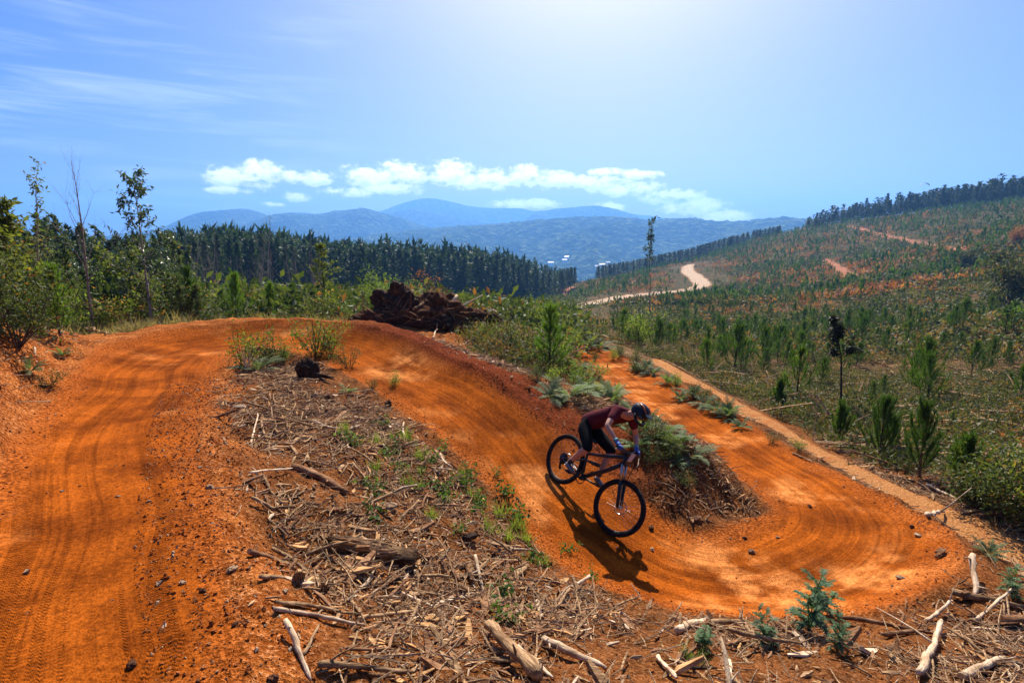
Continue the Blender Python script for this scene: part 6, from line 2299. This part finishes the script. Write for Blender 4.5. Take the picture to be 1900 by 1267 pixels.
def build_rider():
    root = empty('person', (0, 0, 0), 'rider in maroon jersey, black shorts and blue gloves crouched over the bike', 'person')
    root.matrix_world = BIKE
    hl = STEER @ (Vector((.912, .31, 1.075)))
    hr = STEER @ (Vector((.912, -.31, 1.075)))
    hl, hr = BC + (STEER.to_3x3() @ Vector((-.055, .305, .045))), BC + (STEER.to_3x3() @ Vector((-.055, -.305, .045)))
    V, E, Rr = [], [], []

    def v(p, r, to=None):
        V.append(Vector(p))
        Rr.append(r)
        if to is not None:
            E.append((to, len(V) - 1))
        return len(V) - 1
    pel = v((.10, 0, 1.05), (.10, .085))
    wai = v((.25, 0, 1.21), (.10, .085), pel)
    che = v((.42, 0, 1.36), (.155, .125), wai)
    upp = v((.53, 0, 1.44), (.13, .10), che)
    nek = v((.625, 0, 1.475), .060, upp)
    jaw = v((.70, 0, 1.51), (.072, .080), nek)
    hed = v((.755, 0, 1.565), (.080, .092), jaw)
    top = v((.785, 0, 1.62), (.066, .072), hed)
    nos = v((.845, 0, 1.54), (.016, .018), hed)
    J = {}
    for s, h, nm in ((1, hl, 'l'), (-1, hr, 'r')):
        sh = v((.55, .165 * s, 1.44), .072, upp)
        el = Vector((.66, .37 * s, 1.235)) + (h - Vector((.9, .3 * s, 1.1))) * .35
        ua = v(Vector((.55, .185 * s, 1.44)).lerp(el, .5), .052, sh)
        eb = v(el, .042, ua)
        fa = v(el.lerp(h, .35), .043, eb)
        wr = v(el.lerp(h, .80), .028, fa)
        ha = v(el.lerp(h, .93), (.036, .026), wr)
        J['el' + nm], J['h' + nm] = el, h
    for s, nm, kn, an in ((-1, 'r', Vector((.44, -.19, .775)), Vector((.215, -.145, .435))), (1, 'l', Vector((.53, .20, .86)), Vector((.565, .145, .465)))):
        hp = v((.10, .085 * s, .985), .080, pel)
        th = v(Vector((.10, .095 * s, .99)).lerp(kn, .5), .082, hp)
        k_ = v(kn, .058, th)
        ca = v(kn.lerp(an, .32) + Vector((-.015, 0, 0)), .058, k_)
        lo = v(kn.lerp(an, .75), .038, ca)
        a_ = v(an, .036, lo)
        f0 = v(an + Vector((.02, 0, -.05)), (.036, .034), a_)
        v(an + Vector((.13, .005 * s, -.068)), (.034, .022), f0)
        J['k' + nm], J['a' + nm] = kn, an
    skin_mesh('body', V, E, Rr, M_SKIN, root)
    # jersey: torso and short sleeves
    V, E, Rr = [], [], []
    a0 = v((-.02, 0, .97), (.140, .130))
    a = v((.115, 0, 1.09), (.160, .146), a0)
    b = v((.25, 0, 1.215), (.152, .132), a)
    c = v((.42, 0, 1.365), (.172, .140), b)
    d = v((.53, 0, 1.443), (.145, .112), c)
    v((.60, 0, 1.467), (.082, .078), d)
    for s, nm in ((1, 'l'), (-1, 'r')):
        s0 = v((.55, .170 * s, 1.443), .086, d)
        s1 = v(Vector((.55, .185 * s, 1.44)).lerp(J['el' + nm], .42), .068, s0)
        v(Vector((.55, .185 * s, 1.44)).lerp(J['el' + nm], .66), .066, s1)
    skin_mesh('jersey', V, E, Rr, M_SHIRT, root)
    V, E, Rr = [], [], []
    a = v((.18, 0, 1.14), (.130, .112))
    b = v((.08, 0, 1.05), (.142, .128), a)
    for s, nm in ((-1, 'r'), (1, 'l')):
        s0 = v((.10, .10 * s, .985), .114, b)
        s1 = v(Vector((.10, .10 * s, .985)).lerp(J['k' + nm], .55), .100, s0)
        s2 = v(Vector((.10, .10 * s, .985)).lerp(J['k' + nm], .95), .082, s1)
        v(J['k' + nm].lerp(J['a' + nm], .14), .078, s2)
    skin_mesh('shorts', V, E, Rr, M_SHORTS, root)
    for s, nm in ((-1, 'r'), (1, 'l')):
        an = J['a' + nm]
        V, E, Rr = [], [], []
        a = v(an + Vector((-.045, 0, -.045)), (.040, .040))
        b = v(an + Vector((.02, 0, -.052)), (.046, .044), a)
        c = v(an + Vector((.10, .004 * s, -.068)), (.046, .032), b)
        v(an + Vector((.175, .010 * s, -.075)), (.036, .022), c)
        skin_mesh('shoe', V, E, Rr, M_SHOE, root, sub=2)
        V, E, Rr = [], [], []
        a = v(an + Vector((.005, 0, -.03)), .044)
        v(an.lerp(J['k' + nm], .22), .043, a)
        skin_mesh('sock', V, E, Rr, M_SOCK, root, sub=1)
        # gloved hand: palm on the grip, four fingers curled round it, thumb under
        h, el = J['h' + nm], J['el' + nm]
        M3 = STEER.to_3x3()
        bd = (M3 @ Vector((-.018, .145 * s, 0))).normalized()
        fw = (M3 @ Vector((1, 0, -.15))).normalized()
        up = fw.cross(bd).normalized()
        if up.z < 0:
            up = -up
        grip = BC + M3 @ Vector((-.045, .315 * s, .03))
        V, E, Rr = [], [], []
        w0 = v(el.lerp(h, .74), .036)
        w1 = v(el.lerp(h, .90), (.042, .030), w0)
        pm = v(grip + up * .026 - fw * .018, (.046, .028), w1)
        pf = v(grip + up * .034 + fw * .006, (.042, .020), pm)
        gl = skin_mesh('glove', V, E, Rr, M_GLOVE, root, sub=2)
        for k in range(4):
            off = bd * (-.036 + .024 * k)
            ln = (.92, 1.06, 1.0, .82)[k]
            P = [grip + off + up * .030 + fw * .004, grip + off + up * .022 + fw * .034 * ln, grip + off - up * .006 + fw * .040 * ln, grip + off - up * .026 + fw * .014]
            Geo().add(*tube([tuple(p) for p in P], [.0105, .0105, .0095, .008], 7)).mk('finger', M_GLOVE, gl)
        P = [grip + bd * (-.040) + up * .018 - fw * .02, grip - bd * .056 - up * .004 - fw * .004, grip - bd * .056 - up * .022 + fw * .018]
        Geo().add(*tube([tuple(p) for p in P], [.013, .012, .009], 7)).mk('thumb', M_GLOVE, gl)
        Geo().add(*tube([tuple(el.lerp(h, .68)), tuple(el.lerp(h, .76))], [.036, .039], 12)).mk('cuff', M_GLOVE2, gl)
    # helmet: shell, peak, chin bar, goggles
    c = Vector((.765, 0, 1.59))
    hx = (Vector((.92, 0, -.28))).normalized()
    hz = Vector((0, 1, 0)).cross(hx) * -1
    if hz.z < 0:
        hz = -hz
    B3 = np.array([[hx.x, 0, hz.x], [hx.y, 1, hz.y], [hx.z, 0, hz.z]])

    def loc(p):
        return np.asarray(p) @ B3.T + np.array(c)
    nu, nv = 28, 14
    Pv = []
    for j in range(nv):
        el_ = R(90) - R(118) * j / (nv - 1)
        for i in range(nu):
            az_ = 2 * math.pi * i / nu
            x, y, z = math.cos(el_) * math.cos(az_), math.cos(el_) * math.sin(az_), math.sin(el_)
            e2 = el_
            lim = R(2) if x > .55 else R(-28)
            if e2 < lim:
                e2 = lim
                x, y, z = math.cos(e2) * math.cos(az_), math.cos(e2) * math.sin(az_), math.sin(e2)
            ridge = 1 + .035 * math.cos(az_ * 6) * math.cos(el_) ** 2
            Pv.append((x * .142 * ridge, y * .112 * ridge, z * .125))
    idx = np.arange(nu * nv).reshape(nv, nu)
    a, b = idx[:-1], idx[1:]
    Q = np.stack([a, b, np.roll(b, -1, 1), np.roll(a, -1, 1)], -1).reshape(-1, 4)
    he = Geo().add(loc(Pv), Q).mk('helmet', M_HELM, root)
    sh = []
    for j in range(7):
        yy = -.085 + .17 * j / 6
        q = 1 - (abs(yy) / .1) ** 2 * .35
        sh += [(.10, yy, .050 * q + .02), (.10 + .105 * q, yy * .85, .065 * q + .008)]
    sh += [(x, y, z - .010) for x, y, z in sh]
    Q = []
    for j in range(6):
        a = 2 * j
        Q += [(a, a + 1, a + 3, a + 2), (a + 14, a + 16, a + 17, a + 15), (a + 1, a + 15, a + 17, a + 3), (a, a + 2, a + 16, a + 14)]
    Geo().add(loc(sh), np.array(Q)).mk('visor', M_HELM, he, smooth=False)
    Geo().add(*tube(loc([(.02, -.102, -.03), (.09, -.092, -.085), (.145, -.045, -.10), (.152, 0, -.102), (.145, .045, -.10), (.09, .092, -.085), (.02, .102, -.03)]), [.022, .022, .022, .022, .022, .022, .022], 8)).mk('chin_bar', M_HELM, he)
    for s in (-1, 1):
        Geo().add(*tube(loc([(.12, .055 * s, .075), (.02, .070 * s, .108), (-.08, .062 * s, .092)]), [.006, .013, .006], 6)).mk('stripe', M_HELM2, he)
    Geo().add(*tube(loc([(.075, -.085, -.012), (.118, -.045, -.020), (.125, 0, -.022), (.118, .045, -.020), (.075, .085, -.012)]), [.020, .026, .024, .026, .020], 8)).mk('goggles', M_LENS, he)
    return root


build_rider()


# ------------------------------------------------------------------ far small things
def houses():
    M_WHITE = pmat('white_wall', (.72, .70, .66), .8, vary=.05, bscale=.5)
    M_ROOF = pmat('pale_roof', (.55, .54, .55), .5, vary=.1, bscale=.5)
    M_WIN = pmat('dark_window', (.03, .035, .045), .2)
    spots = [(1022, 493, 720, 8, 5, 'long white shed at the left end of the valley town'), (1052, 482, 900, 6, 9, 'white gabled house beneath the hill in the valley'), (1048, 488, 850, 7, 5, 'low white house beside the gabled one'),
             (1118, 497, 760, 8, 5, 'white building at the right end of the valley town'), (1108, 500, 700, 6, 4, 'small white house below the right-end building'), (1128, 493, 800, 5, 4, 'pale house half hidden by valley trees')]
    for px, py, r, w_, d_, lab in spots:
        x, fw, up = ray(px, py)
        ok, hit, nrm, fi = NEAR_HILL.ray_cast(Vector((0, 0, CZ)), Vector((x, fw, up)).normalized())
        b = hit if ok else out_at(px, 1650)
        w_, d_ = w_ * 2.3, d_ * 2.3
        base = Vector((b.x, b.y, b.z + 4.0))
        root = empty('house', base, lab, 'house')
        hh = 6.0
        lowz = -9.0
        C = np.array([[sx * w_ / 2, sy * d_ / 2, z] for z in (lowz, hh) for sx, sy in ((-1, -1), (1, -1), (1, 1), (-1, 1))])
        Qd = np.array([[0, 1, 5, 4], [1, 2, 6, 5], [2, 3, 7, 6], [3, 0, 4, 7], [4, 5, 6, 7], [3, 2, 1, 0]])
        mk('wall', C, Qd, M_WHITE, root, smooth=False)
        e = .5
        Rf = np.array([[-w_ / 2 - e, -d_ / 2 - e, hh], [w_ / 2 + e, -d_ / 2 - e, hh], [w_ / 2 + e, d_ / 2 + e, hh], [-w_ / 2 - e, d_ / 2 + e, hh], [-w_ / 2 - e, 0, hh + 3.5], [w_ / 2 + e, 0, hh + 3.5]])
        mk('roof', Rf, [np.array([[0, 1, 5, 4], [2, 3, 4, 5], [3, 2, 1, 0]]), np.array([[0, 4, 3], [1, 2, 5]])], M_ROOF, root, smooth=False)
        for q in range(3):
            xx = -w_ / 2 + w_ * (q + .5) / 3
            mk('window', np.array([[xx - 1, -d_ / 2 - .04, 1.5], [xx + 1, -d_ / 2 - .04, 1.5], [xx + 1, -d_ / 2 - .04, 4.0], [xx - 1, -d_ / 2 - .04, 4.0]]), np.array([[0, 1, 2, 3]]), M_WIN, root, smooth=False)
        root.rotation_euler.z = -math.atan2(b.x, b.y) + random.uniform(-.3, .3)


houses()


def paraglider():
    x, fw, up = ray(1716, 343)
    k = 520 / math.hypot(x, fw)
    p = Vector((x * k, fw * k, CZ + up * k))
    root = empty('paraglider', p, 'tiny paraglider in the sky above the hilltop pines', 'paraglider')
    n = 15
    V = []
    for i in range(n):
        a = R(-62 + 124 * i / (n - 1))
        ch = 1.3 * math.cos(a * .75)
        for dx, dz in ((-.5, 0), (-.2, .16), (.5, .02), (-.2, -.05)):
            V.append((3.4 * math.sin(a), dx * ch * 2, 3.4 * math.cos(a) - 2.2 + dz))
    Q = []
    for i in range(n - 1):
        for j in range(4):
            Q.append((i * 4 + j, i * 4 + (j + 1) % 4, i * 4 + 4 + (j + 1) % 4, i * 4 + 4 + j))
    mk('wing', np.array(V), np.array(Q), pmat('wing_cloth', (.22, .24, .30), .6), root)
    g = Geo()
    for i in range(1, n - 1, 3):
        g.add(*tube([tuple(np.array(V[i * 4])), (0, 0, -4.6)], .012, 3, cap=False))
    g.mk('lines', M_BLACK, root)
    V2, F2 = lump(900, .26, .32, .5, rough=.15, seg=(12, 9))
    mk('pilot', V2 + np.array([0, 0, -5.1]), F2, M_SHORTS, root)
    root.rotation_euler.z = -math.atan2(p.x, p.y) + .35


paraglider()
